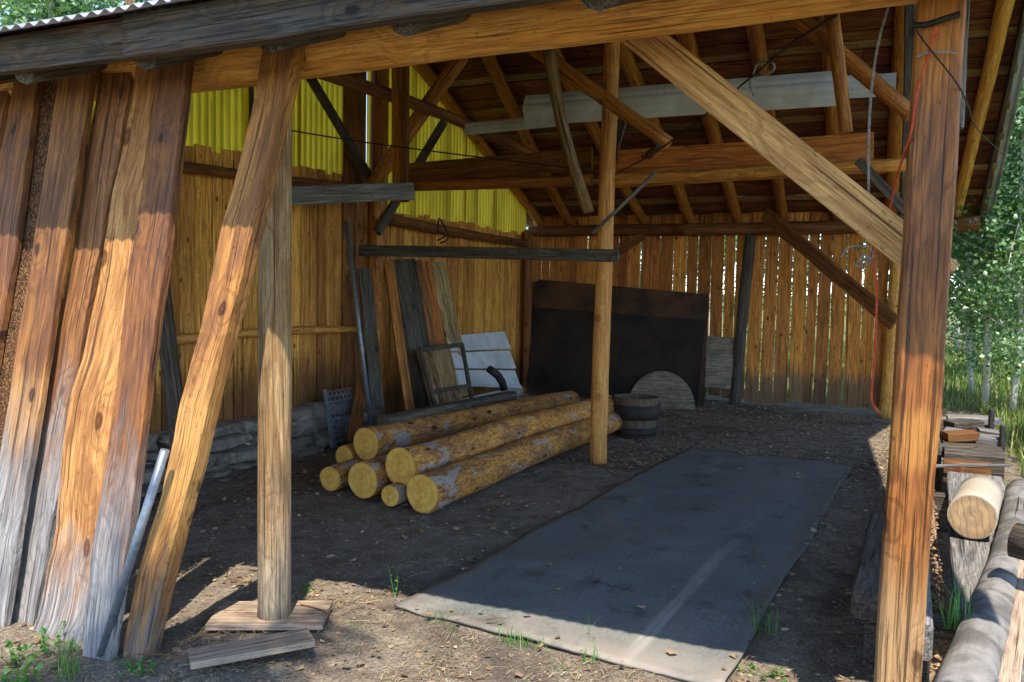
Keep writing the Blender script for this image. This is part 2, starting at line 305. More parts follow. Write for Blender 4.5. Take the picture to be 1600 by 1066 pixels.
# ------------------------------------------------------------------ mesh building
class MB:
    def __init__(s): s.v = []; s.f = []; s.gc = []; s.vr = []
    def ring_loft(s, rings, gcs, vr, cap=True, closed=True):
        o = len(s.v); n = len(rings[0])
        for r, g in zip(rings, gcs): s.v += [tuple(p) for p in r]; s.gc += [tuple(p) for p in g]
        for i in range(len(rings)-1):
            for j in range(n if closed else n-1):
                a = o+i*n+j; b = o+i*n+(j+1) % n
                s.f.append((a, b, b+n, a+n)); s.vr.append(vr)
        if cap:
            s.f.append(tuple(o+j for j in reversed(range(n)))); s.vr.append(vr)
            e = o+(len(rings)-1)*n; s.f.append(tuple(e+j for j in range(n))); s.vr.append(vr)
    def beam(s, A, B, w, t, wdir=None, seg=None, wob=.004, live=0, vr=None, zo=0, bow=0, w2=None):
        """sawn timber from A to B: w across wdir, t through; live = how far the two edges wander"""
        A, B = V(A), V(B); d = B-A; L = d.length; d.normalize()
        wd = V(wdir) if wdir is not None else (V((0, 0, 1)) if abs(d.z) < .8 else V((1, 0, 0)))
        wd = (wd-d*wd.dot(d)).normalized(); n = d.cross(wd)
        seg = seg or max(2, int(L/.18)); vr = rnd.random() if vr is None else vr
        ox, oy, q = rnd.uniform(0, 90), rnd.uniform(0, 90), rnd.uniform(0, 99); bv = min(w, t)*.1
        rings, gcs = [], []; w2 = w2 or w
        for i in range(seg+1):
            u = i/seg; wi = (w+(w2-w)*u)/2; c = A+d*(L*u)+n*(bow*math.sin(u*math.pi))
            c += wd*mn.noise(V((q, u*L*.8, 0)))*wob*2 + n*mn.noise(V((q, u*L*.8, 7)))*wob*2
            l1 = wi + live*(mn.noise(V((q, u*L*1.6, 3)))+.5*mn.noise(V((q, u*L*4, 3)))); l2 = wi + live*(mn.noise(V((q, u*L*1.6, 5)))+.5*mn.noise(V((q, u*L*4, 5))))
            h = t/2
            pr = [(-l1+bv, -h), (l2-bv, -h), (l2, -h+bv), (l2, h-bv), (l2-bv, h), (-l1+bv, h), (-l1, h-bv), (-l1, -h+bv)]
            rings.append([c+wd*a+n*b for a, b in pr]); gcs.append([(a+ox, b+oy, u*L+zo) for a, b in pr])
        s.ring_loft(rings, gcs, vr); return s
    def pole(s, A, B, r1, r2=None, n=14, seg=None, bend=0, rough=.03, vr=None, raw=False, zo=0, cap=True):
        A, B = V(A), V(B); d = B-A; L = d.length; d.normalize(); r2 = r2 or r1
        u1 = d.orthogonal().normalized(); u2 = d.cross(u1); seg = seg or max(3, int(L/.15)); vr = rnd.random() if vr is None else vr
        ox, oy = (0, 0) if raw else (rnd.uniform(0, 90), rnd.uniform(0, 90)); q = rnd.uniform(0, 99); ba = rnd.uniform(0, 6.28)
        bd = u1*math.cos(ba)+u2*math.sin(ba); rings, gcs = [], []
        for i in range(seg+1):
            u = i/seg; r0 = r1+(r2-r1)*u; c = A+d*(L*u)+bd*(bend*math.sin(u*math.pi)+mn.noise(V((q, u*L*.7, 1)))*r0*.25)
            R, G = [], []
            for j in range(n):
                a = j/n*6.2832; ca, sa = math.cos(a), math.sin(a)
                r = r0*(1+rough*2*mn.noise(V((ca*1.3+q, sa*1.3, u*L*3)))+rough*1.2*mn.noise(V((ca*3+q, sa*3, u*L*7))))
                R.append(c+u1*(r*ca)+u2*(r*sa)); G.append((r0*ca+ox, r0*sa+oy, u*L+zo))
            rings.append(R); gcs.append(G)
        s.ring_loft(rings, gcs, vr, cap); return s
    def path(s, pts, r, n=6, vr=.5, r2=None):
        pts = [V(p) for p in pts]; rings, gcs = [], []; L = 0; N = len(pts)-1
        prev = None
        for i, p in enumerate(pts):
            d = (pts[min(i+1, N)]-pts[max(i-1, 0)]).normalized()
            u1 = d.orthogonal().normalized() if prev is None else (prev-d*prev.dot(d)).normalized(); prev = u1
            u2 = d.cross(u1); L += 0 if i == 0 else (p-pts[i-1]).length; ri = r+((r2 if r2 is not None else r)-r)*i/N
            rings.append([p+u1*(ri*math.cos(j/n*6.2832))+u2*(ri*math.sin(j/n*6.2832)) for j in range(n)])
            gcs.append([(ri*math.cos(j/n*6.2832), ri*math.sin(j/n*6.2832), L) for j in range(n)])
        s.ring_loft(rings, gcs, vr); return s
    def quad4(s, bl, br, tl, tr, t, live=.008, seg=16, vr=None, zo=0, n=None):
        """leaning board between four corners; t thick, away from the viewer side n"""
        bl, br, tl, tr = map(V, (bl, br, tl, tr)); vr = rnd.random() if vr is None else vr
        ox, oy, q = rnd.uniform(0, 90), rnd.uniform(0, 90), rnd.uniform(0, 99); L = ((tl+tr)/2-(bl+br)/2).length
        n = n or (br-bl).cross(tl-bl).normalized(); rings, gcs = [], []
        for i in range(seg+1):
            u = i/seg; l = bl.lerp(tl, u); r = br.lerp(tr, u); wd = (r-l).normalized(); w = (r-l).length
            l = l-wd*live*(mn.noise(V((q, u*L*1.5, 0)))*1.6+.6*mn.noise(V((q, u*L*5, 0)))); r = r+wd*live*(mn.noise(V((q, u*L*1.5, 9)))*1.6+.6*mn.noise(V((q, u*L*5, 9))))
            off = n*mn.noise(V((q, u*L*.9, 20)))*.012; b = t*.1
            l = l+off; r = r+off; back = -n*t
            P8 = [l+wd*b, r-wd*b, r-n*b, r+back+n*b, r+back-wd*b, l+back+wd*b, l+back+n*b, l-n*b]
            # cupped face: extra points across
            rings.append(P8); gcs.append([(ox+(p-l).dot(wd), oy+(p-l).dot(n), u*L+zo) for p in P8])
        s.ring_loft(rings, gcs, vr); return s
    def box(s, c, sx, sy, sz, rz=0, vr=None, tilt=None):
        M4 = Matrix.Rotation(rz, 3, 'Z')
        if tilt: M4 = M4 @ Matrix.Rotation(tilt[0], 3, 'X') @ Matrix.Rotation(tilt[1], 3, 'Y')
        c = V(c); A = c+M4 @ V((-sx/2, 0, 0)); B = c+M4 @ V((sx/2, 0, 0))
        return s.beam(A, B, sy, sz, M4 @ V((0, 1, 0)), seg=3, vr=vr)
    def tri(s, pts, vr=.5, gc=None):
        o = len(s.v); s.v += [tuple(p) for p in pts]; s.gc += [tuple(p) for p in (gc or pts)]; s.f.append(tuple(range(o, o+len(pts)))); s.vr.append(vr)
    def stone(s, c, a, b, h, rz=0):
        """squared rough stone"""
        o = len(s.v); q = rnd.uniform(0, 99); Mz = Matrix.Rotation(rz, 3, 'Z'); n1, n2 = 10, 6; vr = rnd.random()
        for i in range(n2+1):
            ph = math.pi*(i/n2-.5)
            for j in range(n1):
                th = j/n1*6.2832; p = V((math.cos(ph)*math.cos(th), math.cos(ph)*math.sin(th), math.sin(ph)))
                e = .55; p = V([math.copysign(abs(k)**e, k) for k in p]); p *= 1+.3*mn.noise(p*1.1+V((q, 0, 0)))+.08*mn.noise(p*3.5+V((q, 5, 0)))
                w = Mz @ V((p.x*a/2, p.y*b/2, p.z*h/2)); s.v.append(tuple(V(c)+w)); s.gc.append(tuple(p))
        for i in range(n2):
            for j in range(n1):
                A = o+i*n1+j; B = o+i*n1+(j+1) % n1; s.f.append((A, B, B+n1, A+n1)); s.vr.append(vr)
        return s
    def mesh(s, name, m, smooth=False, org=V((0, 0, 0))):
        me = bpy.data.meshes.new(name); me.from_pydata([tuple(V(p)-org) for p in s.v], [], s.f)
        a = me.attributes.new('gc', 'FLOAT_VECTOR', 'POINT'); a.data.foreach_set('vector', [k for g in s.gc for k in g])
        a = me.attributes.new('vr', 'FLOAT', 'FACE'); a.data.foreach_set('value', s.vr)
        me.materials.append(m)
        if smooth: me.polygons.foreach_set('use_smooth', [len(f) <= 4 for f in s.f]); 
        me.update(); return me
    def build(s, name, m, parent=None, smooth=False, org=None):
        if org is None: org = V((0, 0, 0)) if parent is None else parent.get('_o') and V(parent['_o']) or V((0, 0, 0))
        o = bpy.data.objects.new(name, s.mesh(name, m, smooth, V(org))); C.objects.link(o)
        if parent is not None: o.parent = parent
        else: o.location = org
        return o
ORG = {}
def thing(o, label, cat, group=None, kind=None):
    o['label'] = label; o['category'] = cat
    if group: o['group'] = group
    if kind: o['kind'] = kind
    return o
def empty(name, loc, label, cat, group=None):
    o = bpy.data.objects.new(name, None); C.objects.link(o); o.location = loc; o.empty_display_size = .1
    return thing(o, label, cat, group)
def part(mb, name, m, root, smooth=False, org=None):
    """child mesh with its vertices measured from the root's origin (root may be a part itself)"""
    w = V((0, 0, 0)); r = root
    while r is not None: w += r.location; r = r.parent
    o = bpy.data.objects.new(name, mb.mesh(name, m, smooth, w)); C.objects.link(o); o.parent = root; return o
def solo(mb, name, m, base, label, cat, group=None, smooth=False):
    o = bpy.data.objects.new(name, mb.mesh(name, m, smooth, V(base))); C.objects.link(o); o.location = base
    return thing(o, label, cat, group)
def struct(o): o['kind'] = 'structure'; return o
# ================================================================== GROUND
def gh(x, y):
    h = .03*mn.noise(V((x*.35, y*.35, 0))) + .018*mn.noise(V((x*1.7, y*1.7, 3))) + .010*mn.noise(V((x*5, y*5, 5))) + .007*mn.noise(V((x*12, y*12, 5)))
    k = 0
    if x > 1.2: k += min(1, (x-1.2)/4)*.05*(x-1.2)
    if y > 30: h += (y-30)*.03
    h += .25*max(0, min(1, (y-11)/2))*max(0, 1-abs(x+3.5)/3) * .3
    return h + k*.35 - .02
def axis(lo, hi, fine_lo, fine_hi, step):
    a = []; x = fine_lo
    while x <= fine_hi: a.append(x); x += step
    st = step; x = a[-1]
    while x < hi: st *= 1.25; x += st; a.append(x)
    st = step; x = a[0]; b = []
    while x > lo: st *= 1.25; x -= st; b.append(x)
    return b[::-1]+a
def ground():
    xs = axis(-400, 400, -6.5, 3.0, .055); ys = axis(-60, 700, .8, 13, .06); b = MB(); n = len(xs)
    for y in ys:
        for x in xs: b.v.append((x, y, gh(x, y) if abs(x) < 60 and y < 80 else gh(max(-60, min(60, x)), min(80, y)))); b.gc.append((x, y, 0))
    for j in range(len(ys)-1):
        for i in range(n-1): a = j*n+i; b.f.append((a, a+1, a+1+n, a+n)); b.vr.append(.5)
    struct(b.build('ground', M['ground'], smooth=True))
ground()
# ================================================================== SHED
shed = empty('open_shed', (-2.7, 8, 0), 'open fronted pole shed of amber logs and boards with yellow corrugated gable panels', 'shed')
XL, YB, YF, YR = -5.5, 12.75, 3.15, 8.0
def zback(y): return 4.85-.42*(y-YR)
def zfront(y): return 4.85-.396*(YR-y)
def P_(mb, name, m, smooth=False): return part(mb, name, m, shed, smooth)
# back wall
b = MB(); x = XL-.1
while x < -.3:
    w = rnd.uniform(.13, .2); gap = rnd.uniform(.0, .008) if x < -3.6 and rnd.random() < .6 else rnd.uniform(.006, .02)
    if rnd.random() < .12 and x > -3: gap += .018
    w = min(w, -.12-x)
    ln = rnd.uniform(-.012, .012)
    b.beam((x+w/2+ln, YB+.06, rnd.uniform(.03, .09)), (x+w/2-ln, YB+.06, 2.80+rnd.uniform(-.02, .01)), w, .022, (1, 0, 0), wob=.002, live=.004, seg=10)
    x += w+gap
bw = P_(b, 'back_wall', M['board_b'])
# left wall below the sheets
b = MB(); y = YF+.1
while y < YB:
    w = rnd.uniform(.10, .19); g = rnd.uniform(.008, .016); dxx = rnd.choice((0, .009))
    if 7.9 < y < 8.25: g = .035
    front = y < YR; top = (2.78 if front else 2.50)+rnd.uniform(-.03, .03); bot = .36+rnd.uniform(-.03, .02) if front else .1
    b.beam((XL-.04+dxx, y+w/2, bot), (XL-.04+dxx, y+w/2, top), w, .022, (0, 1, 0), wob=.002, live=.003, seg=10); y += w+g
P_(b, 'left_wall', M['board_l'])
b = MB()
for k in range(24):
    y0 = YF+.15+k*.395
    if y0 > 12.3 or 7.7 < y0 < 8.2: continue
    b.beam((XL-.066, y0+.2, .3), (XL-.066, y0+.2, 2.72 if y0 < 7.6 else 2.42), .393, .018, (0, 1, 0))
P_(b, 'backing_board', M['grey_d'])  # dark layer added behind the boards to keep outside light out of the seams
b = MB(); 
for ya, yb2 in ((7.52, 7.72), (7.74, 7.93), (8.2, 8.36)): b.beam((XL-.01, (ya+yb2)/2, .2), (XL-.01, (ya+yb2)/2, 4.5), yb2-ya, .025, (0, 1, 0))
P_(b, 'gable_boards', M['log_d'])
# stone foundation
b = MB()
for row in range(4):
    y = YF-.1-.2*row
    while y < 7.9:
        L_ = rnd.choice([.18, .3, .42, .6, .8])*rnd.uniform(.8, 1.25); h = rnd.uniform(.10, .17); zz = -.05+row*.13+.04*mn.noise(V((y*1.3, row*.3, 0)))
        if L_ < .3 and row < 3 and rnd.random() < .4: h *= 1.6
        b.stone((XL+.04+rnd.uniform(-.05, .05)+.03*(3-row), y+L_/2, zz), .34, L_+.02, h, rnd.uniform(-.12, .12)); y += L_*.97
st = P_(b, 'stone_foundation', M['stone'])
# yellow corrugated panels: front stretch and rear stretch of the gable
def corr(ya, yb, zlo, zhi_f, X, pitch=.088, amp=.019):
    b = MB(); n = max(2, int((yb-ya)/pitch*8)); nz = 2
    lo = []
    jag = 0
    for i in range(n+1):
        y = ya+(yb-ya)*i/n; dx = amp*math.sin(y/pitch*6.2832)
        if i % 23 == 0: jag = rnd.uniform(-.02, .02)
        lo.append((y, dx, zlo+jag))
    o = 0
    for (y, dx, z0) in lo:
        for z in (z0, max(z0+.01, zhi_f(y))): b.v.append((X+dx, y, z)); b.gc.append((dx, y, z))
    for i in range(n): b.f.append((i*2, i*2+1, i*2+3, i*2+2)); b.vr.append(.5)
    return b
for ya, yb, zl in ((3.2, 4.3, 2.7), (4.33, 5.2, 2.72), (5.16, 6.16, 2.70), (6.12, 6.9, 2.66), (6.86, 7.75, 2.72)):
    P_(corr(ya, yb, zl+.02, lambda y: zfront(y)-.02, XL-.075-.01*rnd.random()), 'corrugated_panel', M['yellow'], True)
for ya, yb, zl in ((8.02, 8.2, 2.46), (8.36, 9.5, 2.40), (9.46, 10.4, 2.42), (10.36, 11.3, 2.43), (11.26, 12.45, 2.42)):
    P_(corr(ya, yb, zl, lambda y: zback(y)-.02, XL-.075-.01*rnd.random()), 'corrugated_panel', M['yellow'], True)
P_(MB().beam((XL-.02, 6.13, 2.6), (XL-.02, 6.13, 3.9), .045, .03, (0, 1, 0)), 'stud', M['grey_d'])
P_(MB().beam((XL-.02, 6.62, 2.6), (XL-.02, 6.62, 4.1), .14, .03, (0, 1, 0)), 'stud', M['board_l'])
for y, hz in ((4.9, zfront(6.15)), (4.6, zfront(4.6)), (9.1, zback(9.1)), (9.95, zback(9.95)), (10.75, zback(10.75)), (11.4, zback(11.4))):
    P_(MB().beam((XL-.14, y, 2.2), (XL-.14, y, hz-.05), .07, .03, (0, 1, 0)), 'stud', M['purlin'])
# rails on the left wall
for A, B, r, m in ((pt(130, 235, X=-5.42), pt(545, 290, X=-5.42), .05, 'log_d'), (pt(130, 545, X=-5.42), pt(556, 514, X=-5.42), .045, 'log_y'),
                   (pt(609, 343, X=-5.42), pt(830, 382, X=-5.42), .065, 'log_d')):
    P_(MB().pole(A, B, r, r*.8, bend=.03), 'wall_rail', M[m], True)
P_(MB().pole(pt(822, 630, X=-5.4), pt(826, 360, X=-5.4), .07), 'post', M['log_d'], True)
# gable post, wall girts, braces
P_(MB().pole((XL+.08, 8.05, -.1), (XL+.08, 8.05, 4.62), .11, .095), 'ridge_post', M['log_o'], True)
P_(MB().beam(pt(479, 112, X=-5.36), pt(588, 296, X=-5.36), .1, .05, (0, 1, 0)), 'brace', M['grey_d'])
P_(MB().beam(pt(694, 190, X=-5.30), pt(590, 362, X=-5.30), .11, .05, (0, 1, 0)), 'brace', M['grey_d'])
P_(MB().pole(pt(722, 88, Y=8.3), pt(580, 292, Y=7.75), .085, .08), 'brace', M['log_o'], True)
P_(MB().pole(pt(490, 108, X=-5.25), pt(835, 243, Y=9.6), .07, .055, bend=.05), 'brace', M['log_d'], True)
# back wall framing
P_(MB().pole((XL-.1, YB-.06, 2.56), (-2.9, YB-.06, 2.55), .085, .09, bend=.03), 'back_plate', M['log_d'], True)
P_(MB().pole((-3.2, YB-.1, 2.55), (.8, YB-.06, 2.60), .09, .1, bend=.02), 'back_plate', M['log_d'], True)
P_(MB().pole(pt(1147, 640, Y=12.5), pt(1172, 368, Y=12.6), .08, .08), 'post', M['grey_d'], True)
P_(MB().pole((-.2, YB-.1, -.1), (-.13, YB-.1, 2.55), .11, .1), 'post', M['log_y'], True)
P_(MB().beam(pt(1060, 335, Y=12.86), pt(1365, 326, Y=12.86), .17, .02, (0, 0, 1)), 'eave_board', M['board_l'])
P_(MB().beam(pt(966, 396, Y=12.55), pt(1006, 368, Y=12.55), .12, .03), 'brace', M['log_d'])
P_(MB().beam(pt(1195, 335, Y=12.3), pt(1398, 505, Y=11.3), .19, .06, (0, 0, 1), live=.01), 'brace', M['log_d'])
# rafters, purlins, deck
for x0, x1 in ((-5.47, -5.47), (-4.42, -5.02), (-3.72, -3.76), (-2.95, -3.03), (-2.22, -2.34), (-1.5, -1.7), (-.8, -.98), (-.1, -.28), (.72, .5)):
    r = rnd.uniform(.08, .095)
    if x1 > 0: r = .08
    P_(MB().pole((x0, YR, zback(YR)-.045-r), (x1, 13.15, zback(13.15)-.04-r), r, r*.85, bend=.02, n=10), 'rafter', M['log_y' if x1 > .3 else 'log_o'], True)
for x in (-5.62, -5.0, -4.35, -3.66, -2.93, -2.25, -1.62, -.92, -.2, .6):
    P_(MB().pole((x, YR, zfront(YR)-.14), (x+rnd.uniform(-.04, .04), 2.61, zfront(2.61)-.15), .08, .075, n=10), 'rafter', M['grey_d'], True)
for i in range(9):
    y = 8.35+i*.58
    P_(MB().beam((-5.75, y, zback(y)-.032), (.9, y+rnd.uniform(-.04, .04), zback(y)-.032), rnd.uniform(.09, .13), .022, (0, 1, -.42), seg=20), 'purlin', M['purlin'])
b = MB(); s_ = 0; y = YR
while y < 13.2:
    w = .27; ya, yb = y, min(13.2, y+w-.004)
    for xa, xb in ((-5.8, rnd.uniform(-4.5, -3)), (None, rnd.uniform(-2, -.5)), (None, .88)):
        xa = xprev+.006 if xa is None else xa; xprev = xb
        ym = (ya+yb)/2; b.beam((xa, ym, zback(ym)-.008), (xb, ym, zback(ym)-.008), yb-ya, .02, (0, 1, -.42), seg=8, wob=.0015)
    y += w
P_(b, 'roof_deck', M['deck'])
b = MB(); y = 2.62
while y < YR-.02:
    ym = y+.133; b.beam((-5.8, ym, zfront(ym)-.01), (.88, ym, zfront(ym)-.01), .262, .02, (0, 1, .396), seg=16, wob=.001); y += .27
P_(b, 'roof_deck', M['deck'])
def roofsheet(y0, y1, zf):
    b = MB(); n = int(6.9/.076*8); s2 = []
    for i in range(n+1):
        x = -5.92+6.9*i/n; dz = .0095*math.sin(x/.076*6.2832)
        for y in (y0, y1): b.v.append((x, y, zf(y)+.032+dz+.006*mn.noise(V((x*.7, y, 0))))); b.gc.append((x, y, 0))
    for i in range(n): b.f.append((i*2, i*2+2, i*2+3, i*2+1)); b.vr.append(.5)
    o = len(b.v); b.v += [(p[0], p[1], p[2]-.0012) for p in b.v]; b.gc += b.gc[:]
    b.f += [tuple(o+k for k in reversed(f)) for f in b.f[:n]]; b.vr += [.5]*n
    for i in range(n): b.f.append((i*2, o+i*2, o+i*2+2, i*2+2)); b.vr.append(.5)
    return b
P_(roofsheet(2.44, YR+.02, zfront), 'metal_roofing', M['zinc'], True)
P_(roofsheet(YR-.0, 13.25, zback), 'metal_roofing', M['zinc'], True)
for s0, yy in ((.42, 13.1),):
    P_(MB().beam((.86, YR, zback(YR)-.09), (.80, 13.2, zback(13.2)-.09), .15, .03, (0, 0, 1)), 'rake_board', M['grey_d'])
P_(MB().beam((.86, 2.6, zfront(2.6)-.09), (.86, YR, zfront(YR)-.09), .15, .03, (0, 0, 1)), 'rake_board', M['grey_d'])
P_(MB().pole((-5.7, YR, 4.6), (.9, YR, 4.6), .08), 'ridge_pole', M['log_o'], True)
P_(MB().beam(pt(0, 83, Y=2.58)+V((-2.2, 0, .02)), V((-2.955, 2.58, 2.60)), .155, .045, (0, 0, 1), live=.003), 'fascia_board', M['fascia'])
P_(MB().beam((-2.95, 2.565, 2.605), (.88, 2.565, 2.63), .175, .07, (0, 0, 1), live=.008, seg=30), 'fascia_board', M['fascia'])
# front beam and posts
P_(MB().pole((-5.75, YF, 2.66), (.45, YF, 2.71), .11, .135, n=20, bend=.01, rough=.015, vr=.6), 'front_beam', M['log_y'], True)
P_(MB().pole((-2.69, YF, -.05), (-2.69, YF, 2.58), .078, .072, n=20, vr=.5), 'front_post', M['post_w'], True)
P_(MB().beam(pt(1403, 1066, Y=3.12)+(pt(1403, 1066, Y=3.12)-pt(1470, 5, Y=3.15))*.18, pt(1472, -8, Y=3.15), .138, .12, (1, .1, 0), live=.006, wob=.003, seg=24, vr=.38), 'front_post', M['post_r'])
P_(MB().beam((.12, 3.42, 2.2), (.12, 3.42, 2.9), .06, .05, (1, 0, 0)), 'cleat', M['grey'])
P_(MB().pole((-5.4, YF+.05, -.1), (-5.4, YF+.05, 2.6), .08), 'front_post', M['log_d'], True)
cp = P_(MB().pole((-2.63, 7.68, -.1), (-2.60, 7.68, 4.55), .083, .072, n=18, vr=.1), 'ridge_post', M['log_y'], True)
P_(MB().beam(pt(1423, 4, Y=7.95)+V((0, 0, 0)), pt(1418, 330, Y=7.95), .10, .1, (1, 0, 0)), 'ridge_post', M['grey_d'])
# tie assembly at mid span
P_(MB().beam(pt(640, 272, Y=7.86), pt(925, 248, Y=7.86), .22, .045, (0, 0, 1)), 'tie_plank', M['log_d'])
P_(MB().beam(pt(966, 256, Y=7.9), pt(1365, 231, Y=7.9), .25, .045, (0, 0, 1), w2=.25), 'tie_plank', M['tie'])
P_(MB().pole(pt(640, 291, Y=7.74), pt(925, 282, Y=7.74), .055), 'tie_pole', M['log_o'], True)
P_(MB().pole(pt(945, 283, Y=7.74), pt(1418, 257, Y=7.74), .07, .055), 'tie_pole', M['log_o'], True)
P_(MB().beam(pt(622, 316, Y=7.5), pt(620, 88, Y=7.5), .10, .07, (1, 0, 0)), 'hanger', M['log_o'])
P_(MB().beam(pt(633, 316, Y=7.45), pt(633, 88, Y=7.45), .07, .06, (1, 0, 0)), 'hanger', M['log_d'])
P_(MB().beam(pt(400, 308, X=-5.3), pt(646, 299, Y=7.38), .17, .04, (0, 0, 1)), 'cross_board', M['grey'])
P_(MB().beam(pt(562, 391, Y=7.55), pt(966, 400, Y=7.55), .115, .04, (0, 0, 1)), 'cross_board', M['grey_d'])
P_(MB().pole(pt(828, 72, Y=7.45), pt(1046, 224, Y=7.45), .07, .06), 'brace', M['log_o'], True)
P_(MB().pole(pt(857, 75, Y=7.3), pt(920, 332, Y=7.6), .06, .055, bend=.05), 'brace', M['purlin'], True)
P_(MB().beam(pt(975, 180, Y=7.9), pt(950, 268, Y=7.9), .09, .04), 'brace', M['grey_d'])
P_(MB().pole(pt(1238, 22, Y=7.55), pt(1425, 180, Y=7.55), .07, .065), 'brace', M['log_o'], True)
P_(MB().pole(pt(1300, 20, Y=7.4), pt(1323, 207, Y=7.4), .06, .05), 'strut', M['log_o'], True)
P_(MB().beam(pt(1024, 270, Y=7.2), pt(928, 362, Y=7.5), .055, .03, (1, 0, 1)), 'brace', M['grey'])
P_(MB().beam(pt(1341, 250, Y=6), pt(1418, 334, Y=6), .06, .04), 'brace', M['grey_d'])
P_(MB().beam(pt(968, 28, Y=3.36), pt(1478, 437, Y=3.36), .13, .042, (0, 0, 1), seg=20), 'knee_brace', M['brace'])
# ------------------------------------------------------------------ leaning boards at the left
def lean(bl, br, tl, tr, m, t, label, live=.01, yb=2.56, yt=3.0, yoff=0, vr=.5, zb=0.0, zt=2.62):
    A, B = pt(bl, 975, Y=yb+yoff), pt(br, 975, Y=yb+yoff); D, E = pt(tl, 120, Y=yt+yoff), pt(tr, 120, Y=yt+yoff)
    A.z = B.z = -.03; A = A; D.z = E.z = zt+.05+(.13 if yoff > .04 else 0)
    n = (B-A).cross(D-A).normalized(); n = n if n.y < 0 else -n
    mb = MB(); mb.quad4(A, B, D, E, t, live*1.7, seg=34, vr=vr, n=n)
    return solo(mb, 'leaning_board', M[m], (A+B)/2, label, 'board', 'rough boards leaning on the front beam')
LB = [(-190, -150, -8, 24, 'log_d', .03, 'narrow brown board at the far left edge of the leaning row', .006, .07),
 (-120, -70, 22, 64, 'rust_r', .04, 'dark board just left of the bark covered slab', .01, .0),
 (-62, -8, 62, 100, 'slabbark', .05, 'slab covered in crumbling bark between two dark boards', .012, .06),
 (-42, 6, 95, 147, 'rust_l', .035, 'purple brown board just right of the bark slab, wide gap on its right', .008, -.02),
 (10, 52, 168, 216, 'brown_g', .035, 'wide tan board with pale grey foot, right of the wide gap', .012, .06),
 (48, 128, 214, 250, 'heart', .04, 'honey coloured board widening to a silver foot with bark pocket', .018, .02),
 (124, 170, 247, 297, 'rust_r', .05, 'plum brown board at the right end of the tight leaning row', .008, -.06)]
for bl, br, tl, tr, m, t, lab, lv, yo in LB: lean(bl, br, tl, tr, m, t, lab, lv, yoff=yo)
LH = lean(188, 222, 412, 466, 'lean_h', .09, 'orange knotty beam leaning alone, steeply tilted in front of the round post', .014, yb=2.56, yt=2.98, vr=.6)
A, B = pt(161, 1023, Z=0)+V((.0, -.01, 0)), None
B = pt(258, 703, Y=2.62)
b = MB(); b.path([A, A.lerp(B, .5), B], .019, 14); pr_ = solo(b, 'steel_pipe', M['galv'], A, 'short grey steel pipe leaning on the lone orange beam', 'pipe', smooth=True)
b = MB(); b.beam(pt(292, 790, X=-4.6), pt(238, 330, X=-4.8), .12, .05, (1, .5, 0)); solo(b, 'slab_board', M['grey_d'], pt(292, 790, X=-4.6), 'dark weathered slab standing inside behind the leaning row', 'board')
# ------------------------------------------------------------------ ground boards
A = pt(296, 1030, Z=.03); B = pt(486, 995, Z=.05)
solo(MB().beam(A, B, .18, .03, (.15, 1, 0), live=.006, vr=.8), 'loose_plank', M['dirtplank'], A, 'short grey plank lying flat on the dirt at front left', 'plank')
A = pt(336, 962, Z=.012); B = pt(512, 962, Z=.012)
solo(MB().beam(A, B, .3, .03, (0, 1, 0), live=.01, vr=.4), 'footing_board', M['dirtplank'], A, 'flat brown board under the foot of the round front post', 'board')
# ------------------------------------------------------------------ rubber mat
def matt():
    b = MB(); nx, ny = 40, 90; c = [pt(615, 945, Z=0.01), pt(1130, 1075, Z=0.01), pt(1078, 697, Z=0.01), pt(1332, 729, Z=0.01)]
    for t in (0, 1):
        for j in range(ny+1):
            for i in range(nx+1):
                u, v = i/nx, j/ny; p = c[0].lerp(c[1], u).lerp(c[2].lerp(c[3], u), v)
                p = p + V((.018*mn.noise(V((v*5, u*.5, 0)))*(1 if u > .5 else .6), .02*mn.noise(V((u*4, v, 4))), 0))
                z = gh(p.x, p.y)*.9+.024 + .016*mn.noise(V((p.x*1.5, p.y*1.5, 9))) + .008*mn.noise(V((p.x*4, p.y*1.2, 19))) + (.05*max(0, (u-.93)/.07)*max(0, mn.noise(V((v*6, 3, 0)))+.15)) + .02*max(0, (v-.95)/.05)*u
                b.v.append((p.x, p.y, z-(.014 if t else 0))); b.gc.append((u*1.55, 0, v*5.2))
    N = (nx+1)*(ny+1)
    for j in range(ny):
        for i in range(nx):
            a = j*(nx+1)+i; b.f.append((a, a+1, a+nx+2, a+nx+1)); b.f.append((N+a+nx+1, N+a+nx+2, N+a+1, N+a)); b.vr += [.5, .5]
    for i in range(nx): a = i; b.f.append((a, N+a, N+a+1, a+1)); a = ny*(nx+1)+i; b.f.append((a+1, N+a+1, N+a, a)); b.vr += [.5, .5]
    for j in range(ny):
        a = j*(nx+1); b.f.append((a, a+nx+1, N+a+nx+1, N+a)); a += nx; b.f.append((a, N+a, N+a+nx+1, a+nx+1)); b.vr += [.5, .5]
    solo(b, 'rubber_mat', M['rubber'], (-1.4, 6, 0), 'long dark rubber mat laid flat on the dirt floor', 'mat', smooth=True)
matt()
